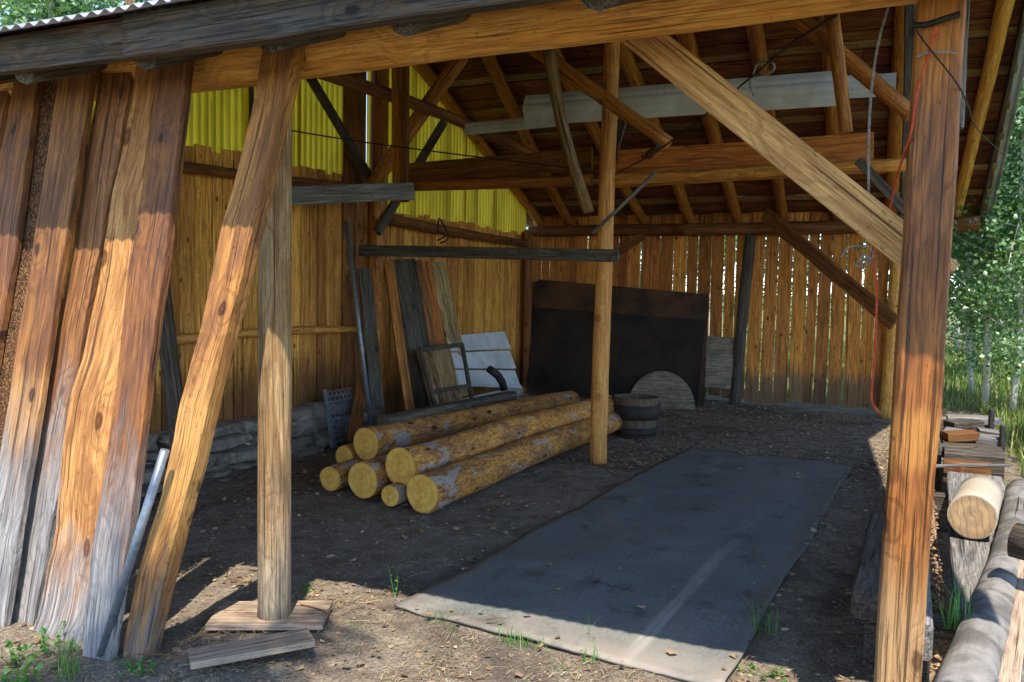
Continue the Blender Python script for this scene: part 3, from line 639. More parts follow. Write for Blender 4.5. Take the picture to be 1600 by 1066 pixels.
# ------------------------------------------------------------------ log pile
G = 'peeled logs stacked on the shed floor'
def log(cx, cy, rpx, fx, fy, yend, label, L=None, vr=.5, m='bark', r2f=.8, zmin=None):
    Yf = None
    if yend == 0: yend = pt(cx, cy+rpx*.93, Z=.0).y
    A = pt(cx, cy, Y=yend); r = rad(rpx*2*.93, A)
    B = pt(fx, fy, Y=yend+L)
    o = solo(MB().pole(A, B, r, r*r2f, n=26, rough=.03, vr=vr, bend=.02), 'peeled_log', M[m], A, label, 'log', G, True)
    # cut faces
    d = (B-A).normalized(); u1 = d.orthogonal().normalized(); u2 = d.cross(u1)
    for c, rr, sg in ((A-d*.003, r*.97, 1), (B+d*.003, r*r2f*.97, -1)):
        mb = MB(); n = 26; mb.v = [tuple(c+u1*(rr*math.cos(k/n*6.2832)*(1+.03*math.sin(3*k/n*6.28+cx)))+u2*(rr*math.sin(k/n*6.2832))) for k in range(n)]; mb.gc = [(rr*math.cos(k/n*6.2832), rr*math.sin(k/n*6.2832), 0) for k in range(n)]
        mb.f = [tuple(range(n))]; mb.vr = [rnd.random()]; part(mb, 'cut_face', M['cut'], o)
    return o
log(660, 771, 33, 962, 658, 0, 'thickest front log on the ground at the right of the pile', 3.9, .7, zmin=0)
log(626, 729, 33, 950, 633, 5.35, 'long log in the middle of the pile resting on the front log', 3.8, .8)
log(572, 694, 28, 893, 625, 5.75, 'long topmost log at the back left of the pile', 3.6, .45)
log(567, 751, 31, 860, 660, 0, 'thick short ended log low in the middle under the long log', 3.4, .6)
log(610, 775, 18, 880, 675, 0, 'thin log on the ground between the two thick bottom logs', 3.4, .5)
log(538, 713, 18, 800, 645, 5.8, 'thin log in the second layer at the left of the pile', 3.2, .3)
log(516, 748, 21, 790, 655, 0, 'leftmost log of the pile lying on the dirt', 3.2, .2)
# ------------------------------------------------------------------ things against the back wall
def slabq(pts, t, name, m, label, cat, back=V((0, 1, 0)), parts=None):
    """flat sheet with corners pts (any polygon), thickness t away from the viewer"""
    pts = [V(p) for p in pts]; n = len(pts); b = MB(); b.v = [tuple(p) for p in pts]+[tuple(p+back*t) for p in pts]
    o = pts[0]; ax = V((1, 0, 0)); nn = V((0, .2, 1)); az = (nn-ax*nn.dot(ax)).normalized()
    g = [((p-o).dot(ax), 0, (p-o).dot(az)) for p in pts]; b.gc = g+g
    b.f = [tuple(range(n))[::-1], tuple(range(n, 2*n))]+[(i, (i+1) % n, n+(i+1) % n, n+i) for i in range(n)]; b.vr = [.5]*len(b.f)
    return solo(b, name, M[m], (pts[0]+pts[1])/2, label, cat)
def bp(px, py, y): return pt(px, py, Y=y)
slabq([bp(822, 615, 12.15), bp(1100, 640, 12.15), bp(1106, 460, 12.5), bp(845, 437, 12.5), bp(836, 440, 12.5)], .02, 'rusty_sheet', 'rusty', 'tall rusty metal sheet leaning on the back wall, only its top strip showing', 'metal sheet')
slabq([bp(824, 622, 11.95), bp(1088, 642, 11.95), bp(1102, 500, 12.33), bp(834, 480, 12.33)], .02, 'black_sheet', 'black', 'large black sheet leaning on the back wall in front of the rusty one', 'sheet')
slabq([bp(1094, 604, 12.35), bp(1141, 608, 12.35), bp(1150, 528, 12.6), bp(1102, 525, 12.6)], .015, 'plywood_square', 'ply', 'small grey plywood square leaning beside the black sheet', 'plywood')
q = [bp(980+0, 640, 11.5), bp(1085, 641, 11.5)]
cc = [bp(1033+53*math.cos(a), 640-60*math.sin(a)+ (0), 11.5+.25*math.sin(a)) for a in [k/16*math.pi for k in range(17)]]
slabq(cc[::-1], .018, 'plywood_disc', 'ply', 'half round grey plywood piece standing behind the barrel', 'plywood')
# barrel
bc = pt(990, 676, Z=0); bc = V((-2.36, 9.3, 0))
bc = pt(992, 680, Z=.0); rb = rad(70, bc)
bar = empty('half_barrel', bc, 'cut down wooden barrel with dark iron hoops behind the log ends', 'barrel')
def lathe(prof, c, n=36, org=None):
    b = MB(); rings = [[V((c.x+r*math.cos(k/n*6.2832), c.y+r*math.sin(k/n*6.2832), c.z+z)) for k in range(n)] for r, z in prof]
    g = [[(r*math.cos(k/n*6.2832), r*math.sin(k/n*6.2832), z) for k in range(n)] for r, z in prof]; b.ring_loft(rings, g, .5, False); return b
H = .44
part(lathe([(.01, .02), (rb*.88, .0), (rb*.96, H*.3), (rb*1.02, H*.6), (rb, H), (rb*.93, H), (rb*.9, .05), (.01, .04)], bc), 'staves', M['stave'], bar, True)
for za, zb, ra, rbb in ((.02, .11, .9, .93), (.2, .36, 1.0, 1.045)):
    part(lathe([(rb*ra-.01, za), (rb*ra+.012, za), (rb*rbb+.012, zb), (rb*rbb-.01, zb)], bc), 'hoop', M['ring'], bar, True)
# ------------------------------------------------------------------ boards leaning on the left wall, rear bay
def wallboard(xb, yb, xt, yt, w, m, label, Xb=-4.9, Xt=-5.38, t=.03, name='stacked_board', grp='boards leaning on the yellow side wall'):
    A = pt(xb, yb, X=Xb); A.z = max(A.z, 0.0); B = pt(xt, yt, X=Xt)
    return solo(MB().beam(A, B, w*1.25, t, (.55, .83, 0), live=.004), name, M[m], A, label, 'board', grp)
wallboard(640, 642, 606, 408, .09, 'log_o', 'thin amber edged board at the left of the leaning group', -4.8, -5.3)
wallboard(662, 640, 622, 406, .17, 'grey_d', 'wide dark grey board second from left in the group', -4.85, -5.32)
wallboard(678, 636, 640, 405, .10, 'grey_d', 'narrow dark board between the wide grey and orange boards', -4.95, -5.34)
wallboard(690, 632, 650, 407, .13, 'log_d', 'brown orange board third in the leaning group', -5.0, -5.36)
wallboard(705, 628, 664, 408, .11, 'tie', 'orange faced board right of the brown one', -5.05, -5.37)
wallboard(728, 618, 682, 410, .17, 'purlin', 'broad brown board at the right end of the leaning group', -5.1, -5.38)
wallboard(590, 640, 570, 420, .12, 'grey_d', 'nearly black board standing beside the ridge post', -5.0, -5.3)
wallboard(552, 690, 568, 588, .1, 'log_d', 'short brown board standing behind the perforated sheet', -4.9, -5.3)
# white siding panel
c = [pt(710, 604, X=-4.95), pt(812, 608, X=-4.95), pt(788, 516, X=-5.3), pt(697, 524, X=-5.3)]
wp = empty('lapped_panel', (c[0]+c[1])/2, 'white lapped siding panel leaning on the side wall behind the gate', 'panel')
for k in range(3):
    u0, u1 = k/3, (k+1)/3-.02; q = [c[0].lerp(c[3], u0), c[1].lerp(c[2], u0), c[1].lerp(c[2], u1), c[0].lerp(c[3], u1)]
    n = (q[1]-q[0]).cross(q[3]-q[0]).normalized(); n = -n if n.x > 0 else n
    q[0] -= n*.03; q[1] -= n*.03
    b = MB(); b.v = [tuple(p) for p in q]+[tuple(p+n*.02) for p in q]; b.gc = b.v[:]; b.f = [(3, 2, 1, 0), (4, 5, 6, 7)]+[(i, (i+1) % 4, 4+(i+1) % 4, 4+i) for i in range(4)]; b.vr = [.5]*6
    part(b, 'siding_board', M['white'], wp)
# lattice gate
c = [pt(680, 640, X=-4.5), pt(738, 630, X=-4.5), pt(722, 538, X=-4.85), pt(657, 548, X=-4.85)]
gt = empty('wooden_gate', (c[0]+c[1])/2, 'small weathered slatted wooden gate frame leaning in front of the white panel', 'gate')
for i, j in ((0, 3), (1, 2), (3, 2)): part(MB().beam(c[i], c[j], .05, .03, (0, 1, .2)), 'gate_frame', M['grey_d'], gt)
part(MB().beam(c[0].lerp(c[3], .28), c[1].lerp(c[2], .28), .05, .02, (0, 0, 1)), 'rail', M['grey_d'], gt)
b = MB()
for k in range(5): u = .08+k*.15; b.beam(c[0].lerp(c[1], u)+V((-.03, 0, 0)), c[3].lerp(c[2], u)+V((-.05, 0, 0)), .12, .014, (.3, 1, 0))
part(b, 'slats', M['purlin'], gt)
# dark beam behind the logs
A, B = pt(600, 664, X=-3.95), pt(800, 622, X=-3.95)
solo(MB().beam(A, B, .15, .12, (0, 0, 1)), 'dark_beam', M['grey_d'], A, 'dark squared beam lying behind the log pile', 'beam')
# perforated sheet
def perf():
    A, B, D = pt(523, 700, X=-5.05), pt(562, 690, X=-5.05), pt(510, 609, X=-5.3)
    u = (B-A); v = (D-A); W, Hh = u.length, v.length; u.normalize(); v.normalize(); n = u.cross(v); b = MB()
    nx, ny = 6, int(Hh/(W/6)/.866); px_ = W/nx
    for j in range(ny):
        for i in range(nx+(0 if j % 2 else 0)):
            cx_ = (i+.5+(.25 if j % 2 else -.25))*px_; cy_ = (j+.5)*px_*.866
            for t in (0, -.004):
                o = len(b.v)
                for k in range(12):
                    a = k/12*6.2832+math.pi/12; ca, sa = math.cos(a), math.sin(a)
                    rr = px_*.36; hx = px_*.5/max(abs(math.cos(((a+math.pi/6) % (math.pi/3))-math.pi/6)), .8)
                    for r in (rr, hx*1.01): b.v.append(tuple(A+u*(cx_+r*ca)+v*(cy_+r*sa)+n*t)); b.gc.append((0, 0, 0))
                for k in range(12):
                    k2 = (k+1) % 12; b.f.append((o+2*k, o+2*k+1, o+2*k2+1, o+2*k2)); b.vr.append(.5)
    o = solo(b, 'perforated_sheet', M['galv'], A, 'grey steel sheet punched with round holes standing by the stone wall', 'metal sheet')
    for e in (A-u*.025,): part(MB().beam(e, e+v*Hh, .05, .025, u), 'flange', M['galv'], o)
perf()
A, B = pt(580, 668, X=-4.9), pt(541, 346, X=-5.35)
solo(MB().path([A, A.lerp(B, .5), B], .024, 12), 'steel_pole', M['galv'], A, 'tall thin metal pole leaning on the side wall left of the ridge post', 'pole', smooth=True)
# elbow flue pipe
E0 = pt(788, 610, X=-4.6); pts = [E0, pt(785, 598, X=-4.62), pt(778, 587, X=-4.64), pt(765, 577, X=-4.68)]
solo(MB().path(pts, .05, 12), 'elbow_pipe', M['dark_metal'], E0, 'dark curved elbow pipe sticking up from the rubble', 'pipe', smooth=True)
for (px, py, a, h, lab) in ((735, 614, .5, .2, 'flat brown rock leaning at the left of the rubble'), (790, 612, .55, .26, 'large pale rock under the elbow pipe'), (830, 612, .35, .16, 'small rock nearest the black sheet'), (620, 650, .6, .35, 'dark rounded rock in the shadow below the leaning boards')):
    p = pt(px, py, X=-4.7); p.z = h*.35
    solo(MB().stone(p, a, a*.8, h, rnd.uniform(0, 3)), 'rubble_rock', M['stone'], p, lab, 'rock', 'rocks piled at the side wall', True)
# white siding strips stored up in the ties
def strip(pa, pb, w, label):
    A, B = V(pa), V(pb); b = MB(); d = (B-A).normalized(); up = V((0, .3, 1)).normalized(); rings, g = [], []; n = 10
    for e, c in enumerate((A, A.lerp(B, .33), A.lerp(B, .66), B)):
        r_, gg = [], []
        prof = [(w*(k/n-.5), -.07*math.sin(k/n*math.pi)*w/.3+(.012 if k in (3, 7) else 0)) for k in range(n+1)]
        for z, y in prof: r_.append(c+V((0, y, z))); gg.append((z, y, 0))
        for z, y in prof[::-1]: r_.append(c+V((0, y+.006, z))); gg.append((z, y, 0))
        rings.append(r_); g.append(gg)
    b.ring_loft(rings, g, .5)
    solo(b, 'siding_strip', M['white'], A, label, 'siding strip', 'white siding stored in the roof ties')
strip(pt(821, 173, Y=8.15), pt(1318, 137, Y=8.15), .31, 'long curved white siding strip across the roof ties')
strip(pt(1322, 136, Y=8.22), pt(1400, 132, Y=8.22), .2, 'short end of white siding beyond the upright strut at right')
strip(pt(727, 202, Y=8.35), pt(870, 188, Y=8.35), .13, 'narrow white strip poking out left under the long one')
# ------------------------------------------------------------------ right hand side: timbers, boards, logs
b = MB().beam((-.095, 3.85, .29), (-.075, 5.35, .29), .15, .12, (1, 0, 0), live=.006); solo(b, 'squared_timber', M['grey_d'], (-.095, 3.85, .29), 'dark grey squared timber, inner and upper one beside the red brown post', 'timber', 'timbers lying by the right post')
b = MB().beam((-.03, 3.95, .11), (-.02, 5.8, .11), .17, .19, (1, 0, 0), live=.003); solo(b, 'squared_timber', M['grey_d'], (-.06, 3.9, .12), 'lower timber under the dark grey one beside the red brown post', 'timber', 'timbers lying by the right post')
b = MB().beam((.075, 3.5, .31), (.09, 7.3, .31), .12, .14, (1, 0, 0), live=.003); solo(b, 'squared_timber', M['grey'], (.09, 3.5, .3), 'long grey timber just outside the red brown post', 'timber', 'timbers lying by the right post')
b = MB().beam((.38, 3.4, .27), (.5, 7.2, .27), .34, .05, (1, 0, 0), live=.006, w2=.36); solo(b, 'wide_board', M['grey'], (.4, 3.4, .27), 'wide flat grey board carrying the birch log', 'board')
for y in (4.0, 6.6): b = MB().beam((.1, y, .12), (1.1, y, .12), .12, .24, (0, 1, 0)); solo(b, 'bearer', M['grey_d'], (.1, y, .1), 'low %s timber bearer under the wide grey board' % ('front' if y < 5 else 'rear'), 'timber', 'bearers under the boards')
def endcap(o, c, d, r, m, n=24, fl=1):
    d = V(d).normalized(); u1 = d.orthogonal().normalized(); u2 = d.cross(u1); mb = MB()
    mb.v = [tuple(c+u1*(r*math.cos(k/n*6.2832))+u2*(r*math.sin(k/n*6.2832))) for k in range(n)]; mb.gc = [(r*math.cos(k/n*6.2832), r*math.sin(k/n*6.2832), 0) for k in range(n)]
    mb.f = [tuple(range(n))]; mb.vr = [.35]; part(mb, 'cut_face', M[m], o)
A = pt(1519, 808, Y=5.15); r = rad(70, A); Bq = A+V((.085, .62, .0))
o = solo(MB().pole(A, Bq, r, r*.97, n=26, rough=.02), 'birch_log', M['birch'], A, 'short white barked birch log on the wide grey board', 'log', None, True)
endcap(o, A-(Bq-A).normalized()*.003, (Bq-A), r*.95, 'cut_old')
A = pt(1500, 1110, Y=2.95); Bq = pt(1594, 768, Y=6.3)
solo(MB().pole(A, Bq, .09, .08, n=26, rough=.05, bend=.03), 'silver_pole', M['silver'], A, 'long bare silver grey log running out at bottom right', 'log', None, True)
A = pt(1584, 842, Y=4.15); Bq = A+V((.62, -.25, -.06))
o = solo(MB().pole(A, Bq, .075, .08, n=20, rough=.08), 'broken_log', M['grey_d'], A, 'dark grey log end poking in from the right over the silver log', 'log', None, True)
endcap(o, A-(Bq-A).normalized()*.003, Bq-A, .073, 'cut_old')
A = pt(1572, 1090, Y=3.15); Bq = pt(1600, 880, Y=4.6); solo(MB().beam(A, Bq, .07, .05, (1, 0, 0), live=.004), 'tan_plank', M['dirtplank'], A, 'pale tan plank edge right of the silver log', 'plank')
A = pt(1612, 1080, Y=3.3); Bq = pt(1618, 900, Y=4.9); solo(MB().pole(A, Bq, .06, .06), 'silver_pole', M['silver'], A, 'thin grey log at the bottom right corner', 'log', None, True)
# pile of split wood
wp0 = [(.31, 7.6, .36, .24, 4, 'grey'), (.30, 7.78, .43, .26, -6, 'grey_d'), (.56, 7.7, .40, .16, 10, 'grey'), (.34, 8.0, .50, .24, 8, 'board_l'), (.58, 8.05, .49, .17, -8, 'grey'), (.36, 8.3, .50, .24, -4, 'grey'), (.61, 8.45, .50, .17, 3, 'grey'), (.36, 8.62, .52, .26, 12, 'grey_d'), (.38, 8.95, .53, .4, 5, 'grey'), (.60, 9.2, .5, .2, -9, 'grey'), (.42, 9.4, .5, .34, -3, 'grey_d')]
wl = ['bottom front piece of the split wood pile', 'dark split piece just above the front of the pile', 'front right grey split piece', 'yellow freshly split piece in the grey pile', 'pale split piece right of the yellow one', 'flat grey split piece behind the yellow one', 'right hand split piece in the middle of the pile', 'dark split piece toward the back of the pile', 'back split piece lying square across the pile', 'back right split piece beside the grass', 'rearmost dark split piece of the pile']
for (x, y, z, L_, a, m), lb in zip(wp0, wl):
    a = R_(a); z -= .06; a += rnd.uniform(-.2, .2); x += rnd.uniform(-.03, .03); d = V((math.cos(a), math.sin(a), rnd.uniform(-.12, .12)))
    solo(MB().beam(V((x, y, z)), V((x, y, z))+d*L_, rnd.uniform(.16, .24), rnd.uniform(.06, .09), (0, 1, .0), live=.01, seg=5), 'split_wood', M[m], (x, y, z), lb, 'firewood', 'split wood pile by the grass')
b = MB().box((.52, 8.5, .22), .42, 1.9, .38); solo(b, 'wood_crate', M['grey_d'], (.72, 8.5, .2), 'low dark crate under the split wood pile', 'crate')
for k, (x, lb) in enumerate(((.14, 'inner'), (.24, 'outer'))):
    b = MB().beam((x, 7.5, .34+.05*k), (x+.03, 9.9, .34+.06*k), .09, .06, (1, 0, 0), live=.005); solo(b, 'side_rail', M['grey_d'], (x, 7.5, .3), '%s long grey rail left of the split wood pile' % lb, 'rail', 'rails beside the split wood')
b = MB().beam((.3, 7.38, .30), (.62, 7.38, .30), .14, .1, (0, 1, 0)); solo(b, 'block', M['board_l'], (.3, 7.38, .3), 'yellow wood block under the front of the split pile', 'block')
A = pt(1452, 729, Y=7.2); Bq = pt(1578, 727, Y=7.2); solo(MB().path([A, A.lerp(Bq, .4)+V((0, 0, .005)), Bq], .014, 8), 'stick', M['grey'], A, 'straight thin stick lying across the boards behind the birch log', 'stick')
for (px, y0, y1, Yd, lb) in ((1547, 640, 694, 8.6, 'taller dark ribbed rod standing in the grass'), (1564, 664, 722, 7.9, 'shorter dark ribbed rod nearer the birch log')):
    A = pt(px, y1, Y=Yd); Bq = pt(px, y0, Y=Yd); A.z -= .2; L_ = (Bq-A).length; rr = rad(10, A); nk = int(L_/.011)
    prof = [(rr*(.72 if i % 2 else 1.05), i*L_/nk) for i in range(nk+1)]+[(.001, L_)]
    solo(lathe(prof, A, 12), 'ribbed_rod', M['dark_metal'], A, lb, 'rod', 'ribbed rods in the grass', True)
# ------------------------------------------------------------------ cords and wires
def cord(name, m, pts, r, label, cat, sub=6):
    P4 = [pt(a, c, Y=y) for a, c, y in pts]; out = []
    for i in range(len(P4)-1):
        p0, p1, p2, p3 = P4[max(i-1, 0)], P4[i], P4[i+1], P4[min(i+2, len(P4)-1)]
        for k in range(sub):
            t = k/sub; out.append(.5*((2*p1)+(p2-p0)*t+(2*p0-5*p1+4*p2-p3)*t*t+(3*p1-p0-3*p2+p3)*t**3))
    out.append(P4[-1]); return solo(MB().path(out, r, 6), name, M[m], P4[0], label, cat, smooth=True)
cord('orange_twine', 'twine_o', [(1466, 52, 3.05), (1456, 62, 3.05), (1462, 40, 3.05), (1450, 90, 3.05), (1434, 140, 3.05), (1424, 205, 3.05), (1408, 255, 3.2), (1398, 290, 3.4), (1386, 340, 3.5), (1366, 400, 3.5), (1370, 450, 3.5), (1368, 520, 3.5), (1365, 580, 3.5), (1362, 625, 3.5), (1375, 646, 3.5)], .0042, 'frayed orange twine hanging down the left side of the red brown post', 'twine')
cord('hanging_cord', 'cord', [(1388, 10, 3.3), (1374, 60, 3.32), (1364, 120, 3.34), (1358, 200, 3.35), (1357, 320, 3.42)], .005, 'grey cord hanging straight in front of the roof', 'cord')
cord('cord_coil', 'cord', [(1314, 402, 3.5), (1328, 386, 3.5), (1356, 386, 3.5), (1364, 402, 3.5), (1344, 408, 3.5), (1350, 398, 3.5), (1362, 410, 3.5), (1338, 417, 3.5), (1345, 408, 3.5), (1372, 400, 3.5)], .0035, 'loose loops of pale cord just under the new sawn brace', 'cord')
cord('dark_wire', 'wire', [(1425, 30, 3.05), (1440, 60, 3.05), (1495, 130, 3.05), (1512, 165, 3.4), (1530, 205, 4.2), (1570, 245, 7), (1605, 285, 11)], .0025, 'thin dark wire running off the red brown post towards the trees', 'wire')
cord('strap', 'wire', [(1428, 40, 3.05), (1450, 38, 3.05), (1475, 30, 3.05), (1500, 22, 3.05)], .01, 'black strap tied round the head of the red brown post', 'strap')
cord('white_string', 'cord', [(1432, 90, 3.05), (1445, 84, 3.05), (1470, 81, 3.05), (1494, 84, 3.05)], .0035, 'white string tied round the red brown post below the strap', 'string')
cord('long_wire', 'wire', [(-60, 122, 5.4), (150, 153, 5.6), (390, 193, 6.2), (560, 221, 6.9), (760, 247, 7.3), (925, 266, 7.6)], .007, 'dark wire stretched in front of the yellow corrugated panels', 'wire')
cord('guy_wire', 'wire', [(962, 272, 7.4), (1020, 240, 7.1), (1070, 205, 6.6), (1165, 128, 5.2), (1232, 72, 4.2), (1306, 24, 3.4)], .006, 'twisted wire slung up from the tie plank to the front beam', 'wire')
cord('wire_knot', 'cord', [(1176, 118, 5.1), (1184, 100, 5.1), (1206, 98, 5.0), (1208, 110, 5.0), (1190, 118, 5.05), (1172, 124, 5.1), (1178, 150, 5.15)], .007, 'pale rope knot tied on the slung wire', 'rope')
A = pt(1012, 244, Y=7.1); Bq = pt(1030, 228, Y=7.05)
solo(MB().pole(A, Bq, .035, .03, n=12, seg=4), 'insulator', M['rusty'], A, 'small brown insulator on the slung wire by the tie plank', 'insulator', smooth=True)
cord('wire_hook', 'wire', [(688, 380, 8.6), (700, 372, 8.6), (692, 350, 8.6), (686, 342, 8.6), (684, 360, 8.6), (696, 368, 8.6), (683, 376, 8.6)], .009, 'black bent wire loops hung on the pole above the stacked boards', 'wire')
# ------------------------------------------------------------------ plants
def leafquad(b, c, s_, up, d, vr):
    d = d.normalized(); u = d.cross(up); u = u.normalized() if u.length > .01 else d.orthogonal().normalized(); n = d.cross(u)
    b.tri([c, c+d*s_*.5+u*s_*.42+n*s_*.08, c+d*s_, c+d*s_*.5-u*s_*.42+n*s_*.08], vr)
def rv(r=rnd): return V((r.gauss(0, 1), r.gauss(0, 1), r.gauss(0, 1))).normalized()
def make_tree(h, seed, nleaf, ls, low, spread, tr):
    r = random.Random(seed); tk = MB(); cr = MB(); pts = [V((0, 0, -.2))]; x = y = 0
    for i in range(1, 11): x += r.uniform(-.09, .09); y += r.uniform(-.09, .09); pts.append(V((x, y, h*.95*i/10)))
    tk.path(pts, tr, 9, r2=tr*.2); ends = []
    nb = 34
    for k in range(nb):
        u = low+(1-low)*(k+.5)/nb; q = u*10; i = min(int(q), 9); p = pts[i].lerp(pts[min(i+1, 10)], q-i)
        a = k*2.4+r.uniform(-.4, .4); L_ = spread*(1.05-.75*max(0, (u-low)/(1-low))**1.3)*r.uniform(.5, 1.15)
        d = V((math.cos(a), math.sin(a), r.uniform(.15, .7))); pp = [p]
        for j in range(4): d = (d+V((r.uniform(-.3, .3), r.uniform(-.3, .3), r.uniform(-.15, .15)))).normalized(); pp.append(pp[-1]+d*L_/4)
        tk.path(pp, tr*.28*(1-u*.5), 5, r2=.004)
        for j in range(1, 5): ends.append((pp[j], L_*.16+.1))
        for t in range(3):
            e = pp[r.randint(1, 4)]; f = e+rv(r)*L_*.35+V((0, 0, .05)); tk.path([e, e.lerp(f, .5)+rv(r)*.04, f], .007, 4, r2=.003); ends.append((f, .17)); ends.append((e.lerp(f, .6), .14))
    for k in range(nleaf):
        e, s_ = ends[r.randrange(len(ends))]; c = e+V((r.gauss(0, 1), r.gauss(0, 1), r.gauss(0, .8)))*s_
        leafquad(cr, c, ls*r.uniform(.7, 1.25), rv(r), V((r.uniform(-1, 1), r.uniform(-1, 1), r.uniform(-1.2, .3))), r.random())
    return tk.mesh('trunk', M['aspen'], True), cr.mesh('crown', M['leaf'])
TV = [make_tree(8.5, 3, 24000, .066, .15, 1.7, .05), make_tree(7.2, 8, 21000, .064, .10, 1.5, .045), make_tree(10, 21, 22000, .08, .3, 2.1, .09)]
def tree(k, x, y, label, s_=1, rz=0, group='aspens round the shed'):
    root = empty('aspen_tree', (x, y, gh(x, y)), label, 'tree', group); root.rotation_euler.z = rz; root.scale = (s_, s_, s_)
    for nm, me in zip(('trunk', 'crown'), TV[k]):
        o = bpy.data.objects.new(nm, me); C.objects.link(o); o.parent = root
    return root
tp = lambda px, py: pt(px, py, Z=0)
for (px, Yd, k, s_, lab) in ((1583, 13.2, 1, 1, 'aspen with the straight pale trunk nearest the right edge'), (1543, 13.8, 0, .95, 'aspen with twin leaning pale trunk beside the ribbed rod'), (1524, 15.5, 1, .9, 'thin aspen just left of the leaning pale trunk')):
    p = pt(px, 560, Y=Yd); tree(k, p.x, p.y, lab, s_, rnd.uniform(0, 6))
tree(1, 3.25, 8.2, 'near aspen whose large leaves hang in from the right edge', .95, 1.0)
for x, y, k, s_ in ((2.2, 18.5, 0, .8), (3.9, 17, 1, .95), (1.3, 20.5, 1, .95), (4.6, 24, 2, .8), (2.7, 25, 0, .95), (1.4, 29, 2, .85), (4.4, 32, 0, 1.1), (6, 15, 1, 1), (3.3, 38, 2, 1), (6.5, 20, 2, .8), (5.2, 42, 2, 1.1), (8, 30, 2, 1)):
    tree(k, x, y, 'green aspen in the thicket behind the pale trunked aspens', s_, rnd.uniform(0, 6), 'aspens in the thicket beyond the grass')
for x, y, k, s_ in ((-.8, 16.5, 0, .9), (-2.4, 18, 1, 1), (-4, 17, 0, .9), (-5.6, 19, 2, .8), (-7.5, 17, 1, 1), (-1.6, 22, 2, 1), (-4.8, 23, 2, 1), (-8.5, 22, 0, 1.1), (0, 25, 2, 1)):
    tree(k, x, y, 'aspen glimpsed through the gaps of the back wall', s_, rnd.uniform(0, 6), 'aspens behind the back wall')
for x, y, k, s_, lab in ((-8.7, 6.4, 1, 1.02, 'nearest aspen over the left end of the metal roof edge'), (-11.6, 8.3, 1, 1.2, 'tall aspen above the roof at the top left corner'), (-10.2, 9.4, 1, 1.18, 'aspen above the metal roof edge right of the corner one'), (-16.5, 13, 2, 1.05, 'farthest aspen over the roof at top left')):
    tree(k, x, y, lab, s_, rnd.uniform(0, 6), 'aspens over the roof')
def blade(b, c, h, lean_, w, vr):
    a = rnd.uniform(0, 6.28); d = V((math.cos(a), math.sin(a), 0)); u = V((-d.y, d.x, 0)); m = c+V((0, 0, h*.6))+d*lean_*.35*h; t = c+V((0, 0, h))+d*lean_*h
    b.tri([c-u*w, c+u*w, m+u*w*.7, m-u*w*.7], vr); b.tri([m-u*w*.7, m+u*w*.7, t], vr)
b = MB(); k = 0
while k < 34000:
    y = 6.5+24*rnd.random()**1.5; x = rnd.uniform(1.0, 1.6+.32*y)
    if y > 13.5 and rnd.random() < .4: x = rnd.uniform(-7, 1.5)
    if x < 1.35 and y < 10 and rnd.random() < .75: continue
    if rnd.random() > .35+1.1*(mn.noise(V((x*.8, y*.8, 0)))+.4): continue
    k += 1; h = rnd.uniform(.18, .55)*(.55 if x < 1.6 else 1)*(1+.4*mn.noise(V((x*.5, y*.5, 7))))
    blade(b, V((x, y, gh(x, y))), h, rnd.uniform(.1, .7), .004+.0004*y, rnd.random()**(1 if mn.noise(V((x*.4, y*.4, 3))) > 0 else .45))
o = b.build('meadow_grass', M['blade']); thing(o, 'tall green and straw coloured grass beyond the timbers', 'grass', kind='stuff')
# litter: dead leaves and straw
b = MB()
for k in range(24000):
    r = rnd.random()
    if r < .7: x, y = rnd.uniform(-5.3, .9), rnd.uniform(7.5, 12.6)
    elif r < .95: x, y = rnd.uniform(-5.3, .1), rnd.uniform(3.4, 9)
    else: x, y = rnd.uniform(-4.6, .5), rnd.uniform(1.5, 3.6)
    u = (x+2.25+.05*(y-3.5))
    if -2.3+.06*(y-3.6) < x < -.65+.04*(y-3.6) and 3.4 < y < 8.7 and rnd.random() < .95: continue
    z = gh(x, y)+.008+(.03 if -2.3 < x < -.4 and 3.4 < y < 8.8 else 0); c = V((x, y, z)); a = rnd.uniform(0, 6.28); d = V((math.cos(a), math.sin(a), rnd.uniform(-.1, .35)))
    leafquad(b, c, rnd.uniform(.01, .035) if rnd.random() < .8 else rnd.uniform(.03, .06), V((rnd.uniform(-.4, .4), rnd.uniform(-.4, .4), 1)), d, rnd.random())
for k in range(420):   # drift by the stone wall
    x, y = rnd.gauss(-4.3, .35), rnd.gauss(6.0, .6); leafquad(b, V((x, y, gh(x, y)+.015)), rnd.uniform(.03, .065), V((rnd.uniform(-.5, .5), rnd.uniform(-.5, .5), 1)), V((rnd.uniform(-1, 1), rnd.uniform(-1, 1), rnd.uniform(0, .5))), rnd.random())
o = b.build('leaf_litter', M['litter']); thing(o, 'brown dead leaves scattered over the dirt', 'leaf litter', kind='stuff')
b = MB()
